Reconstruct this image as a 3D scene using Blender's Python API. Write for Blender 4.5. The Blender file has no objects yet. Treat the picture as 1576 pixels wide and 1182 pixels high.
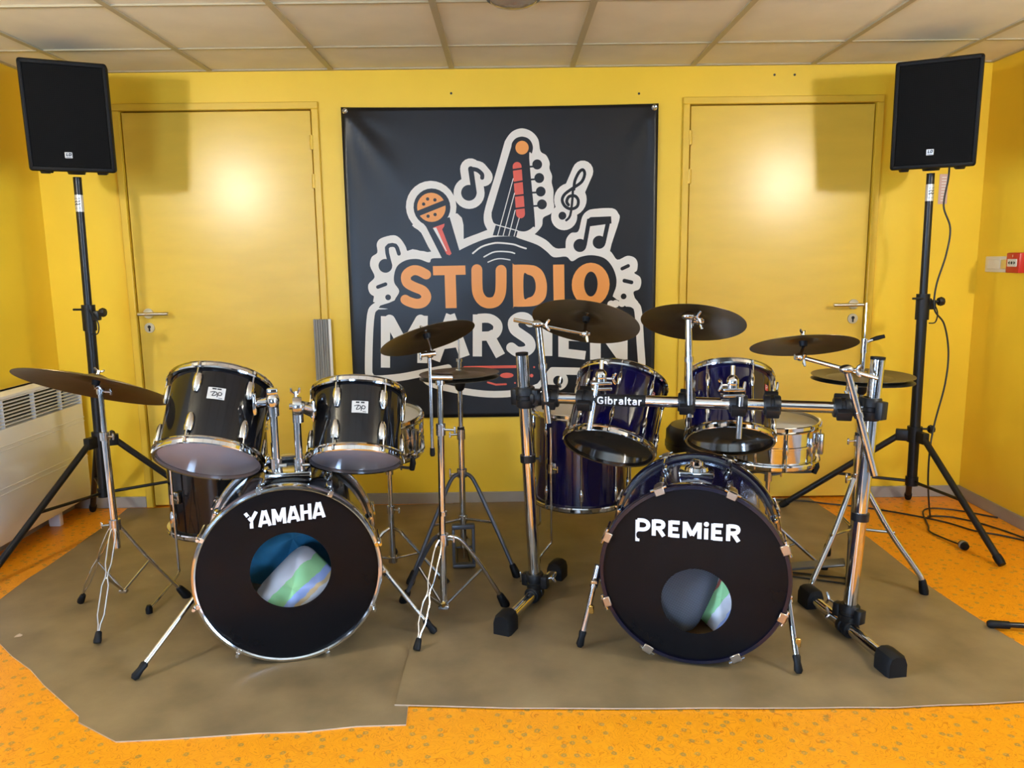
import bpy, bmesh, math, random
from mathutils import Matrix, Vector
random.seed(7)
PI = math.pi
SC = bpy.context.scene
COL = SC.collection

# ------------------------------------------------------------------ camera
cam_data = bpy.data.cameras.new('camera')
cam_data.sensor_fit = 'HORIZONTAL'; cam_data.sensor_width = 36.0
cam_data.lens = 36.0 * 1198.0 / 1576.0
cam_data.clip_start = 0.05; cam_data.clip_end = 100
cam = bpy.data.objects.new('camera', cam_data); COL.objects.link(cam)
_t, _r, _y = math.radians(9.1), math.radians(-0.74), math.radians(0.225)
_f = Vector((math.sin(_y), math.cos(_y), 0)); _rt = Vector((math.cos(_y), -math.sin(_y), 0)); _up = Vector((0, 0, 1))
_f2 = _f * math.cos(_t) - _up * math.sin(_t); _u2 = _up * math.cos(_t) + _f * math.sin(_t)
_r3 = _rt * math.cos(_r) + _u2 * math.sin(_r); _u3 = _u2 * math.cos(_r) - _rt * math.sin(_r)
_m = Matrix((_r3, _u3, -_f2)).transposed().to_4x4(); _m.translation = (0, 0, 1.305)
cam.matrix_world = _m
SC.camera = cam

# ------------------------------------------------------------------ world, light levels, exposure
LAMP_STRENGTH = 310.0          # opal globes of the two wall lamps
SKY_STRENGTH = 29.0            # daylight behind the windows
world = bpy.data.worlds.new('sky'); SC.world = world
world.use_nodes = True
_bg = world.node_tree.nodes['Background']
_bg.inputs[0].default_value = (0.46, 0.67, 1.0, 1); _bg.inputs[1].default_value = SKY_STRENGTH
SC.view_settings.view_transform = 'Standard'; SC.view_settings.look = 'None'
SC.view_settings.exposure = 0.28; SC.view_settings.gamma = 1.0; SC.view_settings.use_curve_mapping = False
SC.cycles.max_bounces = 8; SC.cycles.diffuse_bounces = 5; SC.cycles.glossy_bounces = 5; SC.cycles.adaptive_threshold = 0.02
SC.cycles.sample_clamp_indirect = 8.0

XL, XR, YB, YR, H = -2.373, 2.443, 4.084, -4.4, 2.246      # left, right, back, rear planes; ceiling height

# window openings: one in the rear wall, one in each side wall behind the camera; each has a sky portal
WZ0, WZ1 = 0.20, 1.90
WINDOWS = [('rear', -1.20, 1.30), ('left', 0.15, 1.70), ('right', 0.15, 1.70)]       # wall, centre along it, width
for _ws, _wc, _ww in WINDOWS:
    _pd = bpy.data.lights.new('window_portal', 'AREA'); _pd.shape = 'RECTANGLE'
    _pd.size = _ww; _pd.size_y = WZ1 - WZ0; _pd.cycles.is_portal = True
    _po = bpy.data.objects.new('window_portal', _pd); COL.objects.link(_po); _zc = (WZ0 + WZ1) / 2
    if _ws == 'rear': _po.location = (_wc, YR - 0.12, _zc); _po.rotation_euler = (PI / 2, 0, 0)          # faces +Y
    elif _ws == 'left': _po.location = (XL - 0.12, _wc, _zc); _po.rotation_euler = (PI / 2, 0, -PI / 2)    # faces +X
    else: _po.location = (XR + 0.12, _wc, _zc); _po.rotation_euler = (PI / 2, 0, PI / 2)                  # faces -X

# ------------------------------------------------------------------ materials
def mat(name, col, rough=0.5, metal=0.0, coat=0.0, var=0.0, vscale=6.0, bump=0.0, bscale=200.0, spec=0.5, coat_rough=0.05, stretch=None):
    m = bpy.data.materials.new(name); m.use_nodes = True
    nt = m.node_tree; b = nt.nodes['Principled BSDF']
    b.inputs['Base Color'].default_value = (*col, 1); b.inputs['Roughness'].default_value = rough
    b.inputs['Metallic'].default_value = metal; b.inputs['Coat Weight'].default_value = coat
    b.inputs['Coat Roughness'].default_value = coat_rough; b.inputs['Specular IOR Level'].default_value = spec
    tc = nt.nodes.new('ShaderNodeTexCoord'); src = tc.outputs['Object']
    if stretch:
        mp = nt.nodes.new('ShaderNodeMapping'); mp.inputs['Scale'].default_value = stretch
        nt.links.new(src, mp.inputs[0]); src = mp.outputs[0]
    if var > 0:
        n = nt.nodes.new('ShaderNodeTexNoise'); n.inputs['Scale'].default_value = vscale; n.inputs['Detail'].default_value = 5
        nt.links.new(src, n.inputs['Vector'])
        mx = nt.nodes.new('ShaderNodeMix'); mx.data_type = 'RGBA'
        mx.inputs[6].default_value = (*[c * (1 - var) for c in col], 1)
        mx.inputs[7].default_value = (*[min(1, c * (1 + var)) for c in col], 1)
        mr = nt.nodes.new('ShaderNodeMapRange'); mr.inputs[1].default_value = 0.30; mr.inputs[2].default_value = 0.70
        nt.links.new(n.outputs['Fac'], mr.inputs[0]); nt.links.new(mr.outputs[0], mx.inputs[0]); nt.links.new(mx.outputs[2], b.inputs['Base Color'])
    if bump > 0:
        n2 = nt.nodes.new('ShaderNodeTexNoise'); n2.inputs['Scale'].default_value = bscale; n2.inputs['Detail'].default_value = 3
        nt.links.new(src, n2.inputs['Vector'])
        bp = nt.nodes.new('ShaderNodeBump'); bp.inputs['Strength'].default_value = bump; bp.inputs['Distance'].default_value = 0.002
        nt.links.new(n2.outputs['Fac'], bp.inputs['Height']); nt.links.new(bp.outputs['Normal'], b.inputs['Normal'])
    return m

M = {}
M['wall'] = mat('yellow_wall_paint', (0.84, 0.560, 0.030), 0.40, var=0.04, vscale=2.5, bump=0.10, bscale=260)
M['door'] = mat('yellow_door_paint', (0.76, 0.510, 0.062), 0.26, var=0.05, vscale=3, bump=0.12, bscale=60, stretch=(1, 1, 4))
M['trim'] = mat('yellow_trim_paint', (0.76, 0.495, 0.042), 0.33, var=0.04, bump=0.08)
M['tile'] = mat('ceiling_tile_board', (0.74, 0.69, 0.56), 0.9, var=0.05, vscale=5, bump=0.35, bscale=320)
M['tbar'] = mat('ceiling_grid_metal', (0.42, 0.36, 0.23), 0.5)
M['rearwall'] = mat('added_dark_rear_wall', (0.085, 0.058, 0.038), 0.45, var=0.25, vscale=5, stretch=(6, 6, 1))  # invented dark finish, put in to darken reflections in the chrome
M['sidewall'] = mat('added_grey_side_wall', (0.44, 0.44, 0.43), 0.5, var=0.04)  # invented neutral tone, added so the side walls bounce less orange
M['rearfloor'] = mat('added_dark_rear_floor', (0.10, 0.095, 0.09), 0.9, var=0.2, vscale=40)  # invented dark floor finish, added to cut orange bounce from behind
M['base'] = mat('grey_vinyl_skirting', (0.33, 0.30, 0.26), 0.5, var=0.06)
M['mat'] = mat('brown_vinyl_sheet', (0.205, 0.144, 0.070), 0.40, var=0.26, vscale=5.5, bump=0.12, bscale=180)
M['matedge'] = mat('pale_vinyl_backing', (0.50, 0.36, 0.24), 0.7, var=0.15, vscale=20)
M['chrome'] = mat('chrome_plating', (0.66, 0.66, 0.66), 0.085, 1.0, var=0.04, vscale=30)
M['chrome2'] = mat('worn_chrome', (0.54, 0.53, 0.52), 0.20, 1.0, var=0.10, vscale=40)
M['steel'] = mat('brushed_steel', (0.62, 0.61, 0.58), 0.30, 1.0)
M['rubber'] = mat('black_rubber', (0.005, 0.005, 0.0055), 0.55, bump=0.1, spec=0.22)
M['blackmetal'] = mat('black_powder_coat', (0.008, 0.008, 0.009), 0.33, bump=0.05, spec=0.35)
M['plastic'] = mat('black_moulded_plastic', (0.008, 0.008, 0.009), 0.42, spec=0.3)
M['cabinet'] = mat('black_textured_cabinet', (0.006, 0.006, 0.0065), 0.5, bump=0.5, bscale=500, spec=0.14)
M['piano'] = mat('black_lacquer_shell', (0.005, 0.005, 0.006), 0.085, coat=0.0, var=0.2, vscale=15, spec=0.38)
M['navy'] = mat('deep_blue_lacquer_shell', (0.003, 0.002, 0.030), 0.12, coat=0.35, var=0.12, vscale=60)
M['navyhoop'] = mat('dark_blue_hoop_lacquer', (0.003, 0.003, 0.014), 0.14, coat=0.2)
M['blackhead'] = mat('black_film_drumhead', (0.004, 0.004, 0.005), 0.24, var=0.2, spec=0.13)
M['greyhead'] = mat('clear_grey_drumhead', (0.36, 0.32, 0.335), 0.36, var=0.05)
M['smokehead'] = mat('smoky_clear_drumhead', (0.020, 0.018, 0.015), 0.16, var=0.2)
M['whitehead'] = mat('white_coated_drumhead', (0.62, 0.60, 0.55), 0.5, var=0.06)
M['wood'] = mat('bare_maple_inside', (0.30, 0.17, 0.07), 0.6, var=0.2, stretch=(2, 2, 20))
M['white'] = mat('white_enamel', (0.84, 0.84, 0.84), 0.40, var=0.02)
M['ink'] = mat('white_print', (0.80, 0.80, 0.80), 0.5, var=0.03)
M['badge'] = mat('silver_badge', (0.62, 0.61, 0.58), 0.35, 0.4, var=0.05)
M['blackink'] = mat('black_print', (0.008, 0.008, 0.01), 0.5)
M['banner'] = mat('black_banner_vinyl', (0.0085, 0.0085, 0.010), 0.36, spec=0.35, var=0.15, vscale=4, bump=0.05, bscale=500)
M['cream'] = mat('white_banner_print', (0.78, 0.75, 0.70), 0.42)
M['orange'] = mat('orange_banner_print', (0.82, 0.32, 0.065), 0.42)
M['red'] = mat('red_banner_print', (0.72, 0.105, 0.06), 0.42)
M['dark'] = mat('dark_banner_print', (0.0085, 0.0085, 0.010), 0.36, spec=0.35)
M['redplastic'] = mat('red_plastic', (0.48, 0.02, 0.015), 0.35)
M['whiteplastic'] = mat('ivory_plastic', (0.70, 0.66, 0.55), 0.35)
M['greyduct'] = mat('grey_ribbed_plastic', (0.25, 0.25, 0.25), 0.45)
M['pinktag'] = mat('pale_pink_sticker', (0.62, 0.42, 0.36), 0.5)
M['gunmetal'] = mat('gunmetal_grey', (0.10, 0.105, 0.12), 0.4, 0.5)
M['cushion'] = mat('black_vinyl_cushion', (0.014, 0.011, 0.009), 0.35)
M['cable'] = mat('black_cable_rubber', (0.010, 0.010, 0.010), 0.45)
M['gold'] = mat('brass_plating', (0.75, 0.50, 0.14), 0.2, 1.0)
M['tarnish'] = mat('dull_steel_claws', (0.50, 0.44, 0.36), 0.28, 1.0)

def nodes_of(m): return m.node_tree, m.node_tree.nodes['Principled BSDF']

def cymbal_mat(name, col, rough):
    m = mat(name, col, rough, 0.85); nt, b = nodes_of(m)
    tc = nt.nodes.new('ShaderNodeTexCoord')
    w = nt.nodes.new('ShaderNodeTexWave'); w.wave_type = 'RINGS'; w.rings_direction = 'Z'
    w.inputs['Scale'].default_value = 75; w.inputs['Distortion'].default_value = 0.6
    nt.links.new(tc.outputs['Object'], w.inputs['Vector'])
    bp = nt.nodes.new('ShaderNodeBump'); bp.inputs['Strength'].default_value = 0.25; bp.inputs['Distance'].default_value = 0.0008
    nt.links.new(w.outputs['Fac'], bp.inputs['Height']); nt.links.new(bp.outputs['Normal'], b.inputs['Normal'])
    n = nt.nodes.new('ShaderNodeTexNoise'); n.inputs['Scale'].default_value = 14; n.inputs['Detail'].default_value = 6
    nt.links.new(tc.outputs['Object'], n.inputs['Vector'])
    mx = nt.nodes.new('ShaderNodeMix'); mx.data_type = 'RGBA'
    mx.inputs[6].default_value = (*[c * 0.55 for c in col], 1); mx.inputs[7].default_value = (*[c * 1.3 for c in col], 1)
    nt.links.new(n.outputs['Fac'], mx.inputs[0]); nt.links.new(mx.outputs[2], b.inputs['Base Color'])
    return m
M['cym'] = cymbal_mat('aged_bronze_cymbal', (0.125, 0.085, 0.042), 0.34)
M['cymgrey'] = cymbal_mat('grey_brass_cymbal', (0.150, 0.128, 0.092), 0.40)

def floor_mat():
    m = mat('orange_patterned_vinyl_floor', (0.8, 0.33, 0.01), 0.40); nt, b = nodes_of(m)
    tc = nt.nodes.new('ShaderNodeTexCoord'); O = tc.outputs['Object']
    n = nt.nodes.new('ShaderNodeTexNoise'); n.noise_dimensions = '2D'; n.inputs['Scale'].default_value = 24; n.inputs['Detail'].default_value = 1.0
    n.inputs['Distortion'].default_value = 1.2
    nt.links.new(O, n.inputs['Vector'])
    mul = nt.nodes.new('ShaderNodeMath'); mul.operation = 'MULTIPLY'; mul.inputs[1].default_value = 7
    fr = nt.nodes.new('ShaderNodeMath'); fr.operation = 'FRACT'
    nt.links.new(n.outputs['Fac'], mul.inputs[0]); nt.links.new(mul.outputs[0], fr.inputs[0])
    r1 = nt.nodes.new('ShaderNodeValToRGB'); e = r1.color_ramp.elements
    e[0].position = 0.0; e[0].color = (0.50, 0.135, 0.003, 1); e[1].position = 0.24; e[1].color = (0.80, 0.300, 0.005, 1)
    nt.links.new(fr.outputs[0], r1.inputs[0])
    v = nt.nodes.new('ShaderNodeTexVoronoi'); v.voronoi_dimensions = '2D'; v.inputs['Scale'].default_value = 22
    nt.links.new(O, v.inputs['Vector'])
    d2 = nt.nodes.new('ShaderNodeTexNoise'); d2.inputs['Scale'].default_value = 120; nt.links.new(O, d2.inputs['Vector'])
    ad = nt.nodes.new('ShaderNodeMath'); ad.operation = 'MULTIPLY_ADD'; ad.inputs[1].default_value = 0.16
    nt.links.new(d2.outputs['Fac'], ad.inputs[0]); nt.links.new(v.outputs['Distance'], ad.inputs[2])
    r2 = nt.nodes.new('ShaderNodeValToRGB'); e = r2.color_ramp.elements
    e[0].position = 0.10; e[0].color = (0, 0, 0, 1); e[1].position = 0.30; e[1].color = (0, 0, 0, 1)
    k = r2.color_ramp.elements.new(0.16); k.color = (1, 1, 1, 1); k = r2.color_ramp.elements.new(0.20); k.color = (0.9, 0.9, 0.9, 1)
    nt.links.new(ad.outputs[0], r2.inputs[0])
    sp = nt.nodes.new('ShaderNodeSeparateColor'); nt.links.new(v.outputs['Color'], sp.inputs[0])
    gt = nt.nodes.new('ShaderNodeMath'); gt.operation = 'GREATER_THAN'; gt.inputs[1].default_value = 0.30
    nt.links.new(sp.outputs[0], gt.inputs[0])
    mm = nt.nodes.new('ShaderNodeMath'); mm.operation = 'MULTIPLY'
    nt.links.new(gt.outputs[0], mm.inputs[0]); nt.links.new(r2.outputs[0], mm.inputs[1])
    m2 = nt.nodes.new('ShaderNodeMath'); m2.operation = 'MULTIPLY'; m2.inputs[1].default_value = 0.75
    nt.links.new(mm.outputs[0], m2.inputs[0])
    mx = nt.nodes.new('ShaderNodeMix'); mx.data_type = 'RGBA'; mx.inputs[7].default_value = (0.19, 0.17, 0.05, 1)
    nt.links.new(m2.outputs[0], mx.inputs[0]); nt.links.new(r1.outputs[0], mx.inputs[6]); nt.links.new(mx.outputs[2], b.inputs['Base Color'])
    return m
M['floor'] = floor_mat()

def grille_mat():
    m = mat('black_perforated_grille', (0.004, 0.004, 0.004), 0.7, 0.0, spec=0.06); nt, b = nodes_of(m)
    tc = nt.nodes.new('ShaderNodeTexCoord')
    v = nt.nodes.new('ShaderNodeTexVoronoi'); v.inputs['Scale'].default_value = 130; v.inputs['Randomness'].default_value = 0.0
    nt.links.new(tc.outputs['Object'], v.inputs['Vector'])
    r = nt.nodes.new('ShaderNodeValToRGB'); e = r.color_ramp.elements
    e[0].position = 0.28; e[0].color = (0.0015, 0.0015, 0.0015, 1); e[1].position = 0.40; e[1].color = (0.005, 0.005, 0.0052, 1)
    nt.links.new(v.outputs['Distance'], r.inputs[0]); nt.links.new(r.outputs[0], b.inputs['Base Color'])
    return m
M['grille'] = grille_mat()

def weave_mat():
    m = mat('grey_woven_mesh_fabric', (0.07, 0.08, 0.10), 0.8); nt, b = nodes_of(m)
    tc = nt.nodes.new('ShaderNodeTexCoord'); sx = nt.nodes.new('ShaderNodeSeparateXYZ'); nt.links.new(tc.outputs['Object'], sx.inputs[0])
    w = []
    for k in (0, 1):
        q = nt.nodes.new('ShaderNodeMath'); q.operation = 'MULTIPLY'; q.inputs[1].default_value = 900; nt.links.new(sx.outputs[k], q.inputs[0])
        sn = nt.nodes.new('ShaderNodeMath'); sn.operation = 'SINE'; nt.links.new(q.outputs[0], sn.inputs[0]); w.append(sn)
    a = nt.nodes.new('ShaderNodeMath'); a.operation = 'MULTIPLY_ADD'; a.inputs[2].default_value = 0.5
    nt.links.new(w[0].outputs[0], a.inputs[0]); nt.links.new(w[1].outputs[0], a.inputs[1])
    r = nt.nodes.new('ShaderNodeValToRGB'); e = r.color_ramp.elements
    e[0].position = 0.25; e[0].color = (0.022, 0.025, 0.032, 1); e[1].position = 0.8; e[1].color = (0.20, 0.22, 0.26, 1)
    nt.links.new(a.outputs[0], r.inputs[0]); nt.links.new(r.outputs[0], b.inputs['Base Color'])
    return m
M['weave'] = weave_mat()

def pillow_mat(name, stops, axis, scale, off):
    m = mat(name, (0.7, 0.7, 0.7), 0.85); nt, b = nodes_of(m)
    tc = nt.nodes.new('ShaderNodeTexCoord'); sx = nt.nodes.new('ShaderNodeSeparateXYZ'); nt.links.new(tc.outputs['Object'], sx.inputs[0])
    n = nt.nodes.new('ShaderNodeTexNoise'); n.inputs['Scale'].default_value = 16; n.inputs['Detail'].default_value = 4
    nt.links.new(tc.outputs['Object'], n.inputs['Vector'])
    a = nt.nodes.new('ShaderNodeMath'); a.operation = 'MULTIPLY_ADD'; a.inputs[1].default_value = scale; a.inputs[2].default_value = off
    nt.links.new(sx.outputs[axis], a.inputs[0])
    c = nt.nodes.new('ShaderNodeMath'); c.operation = 'MULTIPLY_ADD'; c.inputs[1].default_value = 0.14
    nt.links.new(n.outputs['Fac'], c.inputs[0]); nt.links.new(a.outputs[0], c.inputs[2])
    r = nt.nodes.new('ShaderNodeValToRGB'); r.color_ramp.interpolation = 'CONSTANT'; e = r.color_ramp.elements
    e[0].position = stops[0][0]; e[0].color = (*stops[0][1], 1); e[1].position = stops[1][0]; e[1].color = (*stops[1][1], 1)
    for p, cc in stops[2:]:
        k = r.color_ramp.elements.new(p); k.color = (*cc, 1)
    nt.links.new(c.outputs[0], r.inputs[0]); nt.links.new(r.outputs[0], b.inputs['Base Color'])
    return m
_wh, _gr, _bl, _tn, _rd = (0.72, 0.70, 0.72), (0.34, 0.66, 0.30), (0.36, 0.46, 0.78), (0.75, 0.55, 0.30), (0.55, 0.16, 0.12)
M['pillow'] = pillow_mat('printed_pillow_cotton', [(0.0, _tn), (0.10, _rd), (0.14, _wh), (0.24, _tn), (0.30, _bl), (0.42, _gr), (0.66, _wh)], 1, 4.6, 0.44)
M['pillow2'] = pillow_mat('printed_pillow_cotton_light', [(0.0, _tn), (0.20, _bl), (0.30, _wh), (0.48, _gr), (0.68, _rd), (0.74, _wh)], 1, 5.0, 0.46)
M['blanket'] = mat('teal_blue_blanket', (0.025, 0.20, 0.36), 0.8, var=0.35, vscale=9, bump=0.3, bscale=90)

def emit(name, col, s):
    m = bpy.data.materials.new(name); m.use_nodes = True; nt = m.node_tree
    nt.nodes.remove(nt.nodes['Principled BSDF']); e = nt.nodes.new('ShaderNodeEmission')
    e.inputs[0].default_value = (*col, 1); e.inputs[1].default_value = s
    nt.links.new(e.outputs[0], nt.nodes['Material Output'].inputs[0]); return m
M['globe'] = emit('lit_opal_globe', (1.0, 0.96, 0.86), LAMP_STRENGTH)

def pane_mat():
    m = bpy.data.materials.new('window_glass'); m.use_nodes = True; nt = m.node_tree
    nt.nodes.remove(nt.nodes['Principled BSDF'])
    t = nt.nodes.new('ShaderNodeBsdfTransparent'); g = nt.nodes.new('ShaderNodeBsdfGlossy'); g.inputs['Roughness'].default_value = 0.02
    f = nt.nodes.new('ShaderNodeFresnel'); mx = nt.nodes.new('ShaderNodeMixShader')
    nt.links.new(f.outputs[0], mx.inputs[0]); nt.links.new(t.outputs[0], mx.inputs[1]); nt.links.new(g.outputs[0], mx.inputs[2])
    nt.links.new(mx.outputs[0], nt.nodes['Material Output'].inputs[0]); return m
M['pane'] = pane_mat()
def glass_mat():
    m = mat('smoky_moulded_glass', (0.55, 0.45, 0.32), 0.12, bump=0.6, bscale=60); nt, b = nodes_of(m)
    b.inputs['Transmission Weight'].default_value = 0.55; return m
M['glass'] = glass_mat()

# ------------------------------------------------------------------ mesh helpers
class MB:
    """collects shapes; build() links them as one mesh object"""
    def __init__(s): s.v = []; s.f = []
    def add(s, vs, fs, Mx=None):
        o = len(s.v)
        s.v += [tuple(Mx @ Vector(p)) if Mx is not None else tuple(p) for p in vs]
        s.f += [tuple(i + o for i in f) for f in fs]; return s
    def box(s, c, d, Mx=None):
        x, y, z = [k / 2 for k in d]; a, b_, g = c
        vs = [(a + i * x, b_ + j * y, g + k * z) for i in (-1, 1) for j in (-1, 1) for k in (-1, 1)]
        return s.add(vs, [(0, 1, 3, 2), (4, 6, 7, 5), (0, 4, 5, 1), (2, 3, 7, 6), (0, 2, 6, 4), (1, 5, 7, 3)], Mx)
    def span(s, x0, x1, y0, y1, z0, z1): return s.box(((x0 + x1) / 2, (y0 + y1) / 2, (z0 + z1) / 2), (x1 - x0, y1 - y0, z1 - z0))
    def rbox(s, c, d, r=0.005, seg=2, Mx=None):
        bm = bmesh.new(); bmesh.ops.create_cube(bm, size=1.0)
        for v in bm.verts: v.co = Vector((v.co.x * d[0], v.co.y * d[1], v.co.z * d[2])) + Vector(c)
        bmesh.ops.bevel(bm, geom=bm.edges[:], offset=r, segments=seg, profile=0.5, affect='EDGES')
        bm.verts.index_update()
        s.add([v.co.copy() for v in bm.verts], [[v.index for v in f.verts] for f in bm.faces], Mx); bm.free(); return s
    def tube(s, path, r, n=10, cap=True, closed=False):
        P = [Vector(p) for p in path]; N = len(P); rs = r if isinstance(r, (list, tuple)) else [r] * N
        T = []
        for i in range(N):
            a = P[(i - 1) % N] if (closed or i > 0) else P[i]; b_ = P[(i + 1) % N] if (closed or i < N - 1) else P[i]
            T.append((b_ - a).normalized())
        u = T[0].orthogonal().normalized(); vs = []
        for i in range(N):
            u = (u - T[i] * u.dot(T[i]));
            u = u.normalized() if u.length > 1e-6 else T[i].orthogonal().normalized()
            w = T[i].cross(u)
            vs += [P[i] + (u * math.cos(2 * PI * k / n) + w * math.sin(2 * PI * k / n)) * rs[i] for k in range(n)]
        fs = []
        for i in range(N if closed else N - 1):
            j = (i + 1) % N
            fs += [(i * n + k, i * n + (k + 1) % n, j * n + (k + 1) % n, j * n + k) for k in range(n)]
        if cap and not closed: fs += [tuple(range(n - 1, -1, -1)), tuple((N - 1) * n + k for k in range(n))]
        return s.add(vs, fs)
    def cyl(s, a, b_, r0, r1=None, n=16): return s.tube([a, b_], [r0, r0 if r1 is None else r1], n)
    def lathe(s, prof, n=32, Mx=None, closed=False):
        vs = []; fs = []; idx = []
        for (r, z) in prof:
            if r < 1e-6: idx.append([len(vs)]); vs.append((0, 0, z))
            else:
                idx.append(list(range(len(vs), len(vs) + n))); vs += [(r * math.cos(2 * PI * k / n), r * math.sin(2 * PI * k / n), z) for k in range(n)]
        m = len(prof)
        for i in range(m if closed else m - 1):
            A, B_ = idx[i], idx[(i + 1) % m]
            if len(A) == 1 and len(B_) == 1: continue
            for k in range(n):
                k2 = (k + 1) % n
                if len(A) == 1: fs.append((A[0], B_[k2], B_[k]))
                elif len(B_) == 1: fs.append((A[k], A[k2], B_[0]))
                else: fs.append((A[k], A[k2], B_[k2], B_[k]))
        return s.add(vs, fs, Mx)
    def ball(s, c, r, n=12, sc=(1, 1, 1), Mx=None):
        pr = [(math.sin(PI * i / n) * r, -math.cos(PI * i / n) * r) for i in range(n + 1)]
        pr[0] = (0, -r); pr[-1] = (0, r)
        L = Matrix.Translation(c) @ Matrix.Diagonal((*sc, 1))
        return s.lathe(pr, n + 4, (Mx @ L) if Mx is not None else L)
    def build(s, name, m, parent=None, origin=None, smooth=True, ang=38):
        me = bpy.data.meshes.new(name)
        off = Vector(origin) if origin is not None else Vector((0, 0, 0))
        me.from_pydata([tuple(Vector(p) - off) for p in s.v], [], s.f)
        bm = bmesh.new(); bm.from_mesh(me); bmesh.ops.recalc_face_normals(bm, faces=bm.faces); bm.to_mesh(me); bm.free()
        if smooth:
            me.polygons.foreach_set('use_smooth', [True] * len(me.polygons)); me.set_sharp_from_angle(angle=math.radians(ang))
        me.materials.append(M[m] if isinstance(m, str) else m); me.update()
        o = bpy.data.objects.new(name, me); COL.objects.link(o)
        if parent is not None: o.parent = parent
        elif origin is not None: o.location = origin
        return o

def tag(o, label=None, cat=None, group=None, kind=None):
    if label: o['label'] = label
    if cat: o['category'] = cat
    if group: o['group'] = group
    if kind: o['kind'] = kind
    return o
def thing(name, label, cat, loc=(0, 0, 0), Mx=None, group=None):
    o = bpy.data.objects.new(name, None); COL.objects.link(o); o.empty_display_size = 0.05
    if Mx is not None: o.matrix_world = Mx
    else: o.location = loc
    return tag(o, label, cat, group)
def copy_part(src, parent, Mx=None):
    c = src.copy(); COL.objects.link(c); c.parent = parent
    if Mx is not None: c.matrix_local = Mx
    return c
def axis_matrix(center, axis, hint=(0, -1, 0)):
    """local +Z along axis, local -Y towards hint"""
    z = Vector(axis).normalized(); h = Vector(hint); y = -(h - z * h.dot(z)).normalized(); x = y.cross(z)
    m = Matrix((x, y, z)).transposed().to_4x4(); m.translation = center; return m
def smooth_path(pts, sub=6, closed=False):
    P = [Vector(p) for p in pts]; out = []; N = len(P)
    for i in range(N - 1):
        p0 = P[max(i - 1, 0)]; p1 = P[i]; p2 = P[i + 1]; p3 = P[min(i + 2, N - 1)]
        for k in range(sub):
            t = k / sub
            out.append(0.5 * ((2 * p1) + (p2 - p0) * t + (2 * p0 - 5 * p1 + 4 * p2 - p3) * t * t + (3 * p1 - p0 - 3 * p2 + p3) * t ** 3))
    out.append(P[-1]); return out

class Flat:
    """flat print: pieces of a mark laid on a surface, each a hair above the last so that none coincide"""
    def __init__(s, mapfn): s.map = mapfn; s.parts = {}; s.n = 0; s.name = 'print'
    def _put(s, col, layer, vs, fs):
        s.n += 1; d = layer * 0.0005 + s.n * 1.5e-6
        s.parts.setdefault((s.name, col, layer), MB()).add([s.map(x, z, d) for x, z in vs], fs)
    def poly(s, col, layer, pts): s._put(col, layer, pts, [tuple(range(len(pts)))])
    def blob(s, col, layer, pts):
        Q = [tuple(p)[:2] for p in smooth_path([(*p, 0) for p in (pts[-1:] + pts + pts[:2])], 4)]; s.poly(col, layer, Q[4:4 + 4 * len(pts)])
    def disc(s, col, layer, c, rx, rz=None, n=28):
        rz = rx if rz is None else rz
        s._put(col, layer, [(c[0] + rx * math.cos(2 * PI * k / n), c[1] + rz * math.sin(2 * PI * k / n)) for k in range(n)], [tuple(range(n))])
    def line(s, col, layer, pts, w, cap=1):
        if len(pts) > 3: pts = [tuple(p)[:2] for p in smooth_path([(*p, 0) for p in pts], 3)]
        if cap == 2:
            (ax, az), (bx, bz) = pts[0], pts[-1]; L = math.hypot(bx - ax, bz - az) / (w * .42); ux, uz = (bx - ax) / L, (bz - az) / L
            pts = [(ax - ux, az - uz), (bx + ux, bz + uz)]; cap = 0
        for i in range(len(pts) - 1):
            (x0, z0), (x1, z1) = pts[i], pts[i + 1]; L = math.hypot(x1 - x0, z1 - z0)
            if L < 1e-7: continue
            nx, nz = -(z1 - z0) / L * w / 2, (x1 - x0) / L * w / 2
            s._put(col, layer, [(x0 - nx, z0 - nz), (x1 - nx, z1 - nz), (x1 + nx, z1 + nz), (x0 + nx, z0 + nz)], [(0, 1, 2, 3)])
        for i, p in enumerate(pts):
            if 0 < i < len(pts) - 1 or cap: s.disc(col, layer, p, w / 2, n=18)
    def build(s, names, parent):
        for (nm, col, layer), mb in s.parts.items():
            mb.build(names.get(col, 'print') if nm == 'print' else nm.split('#')[0], col, parent, smooth=False)

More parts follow.
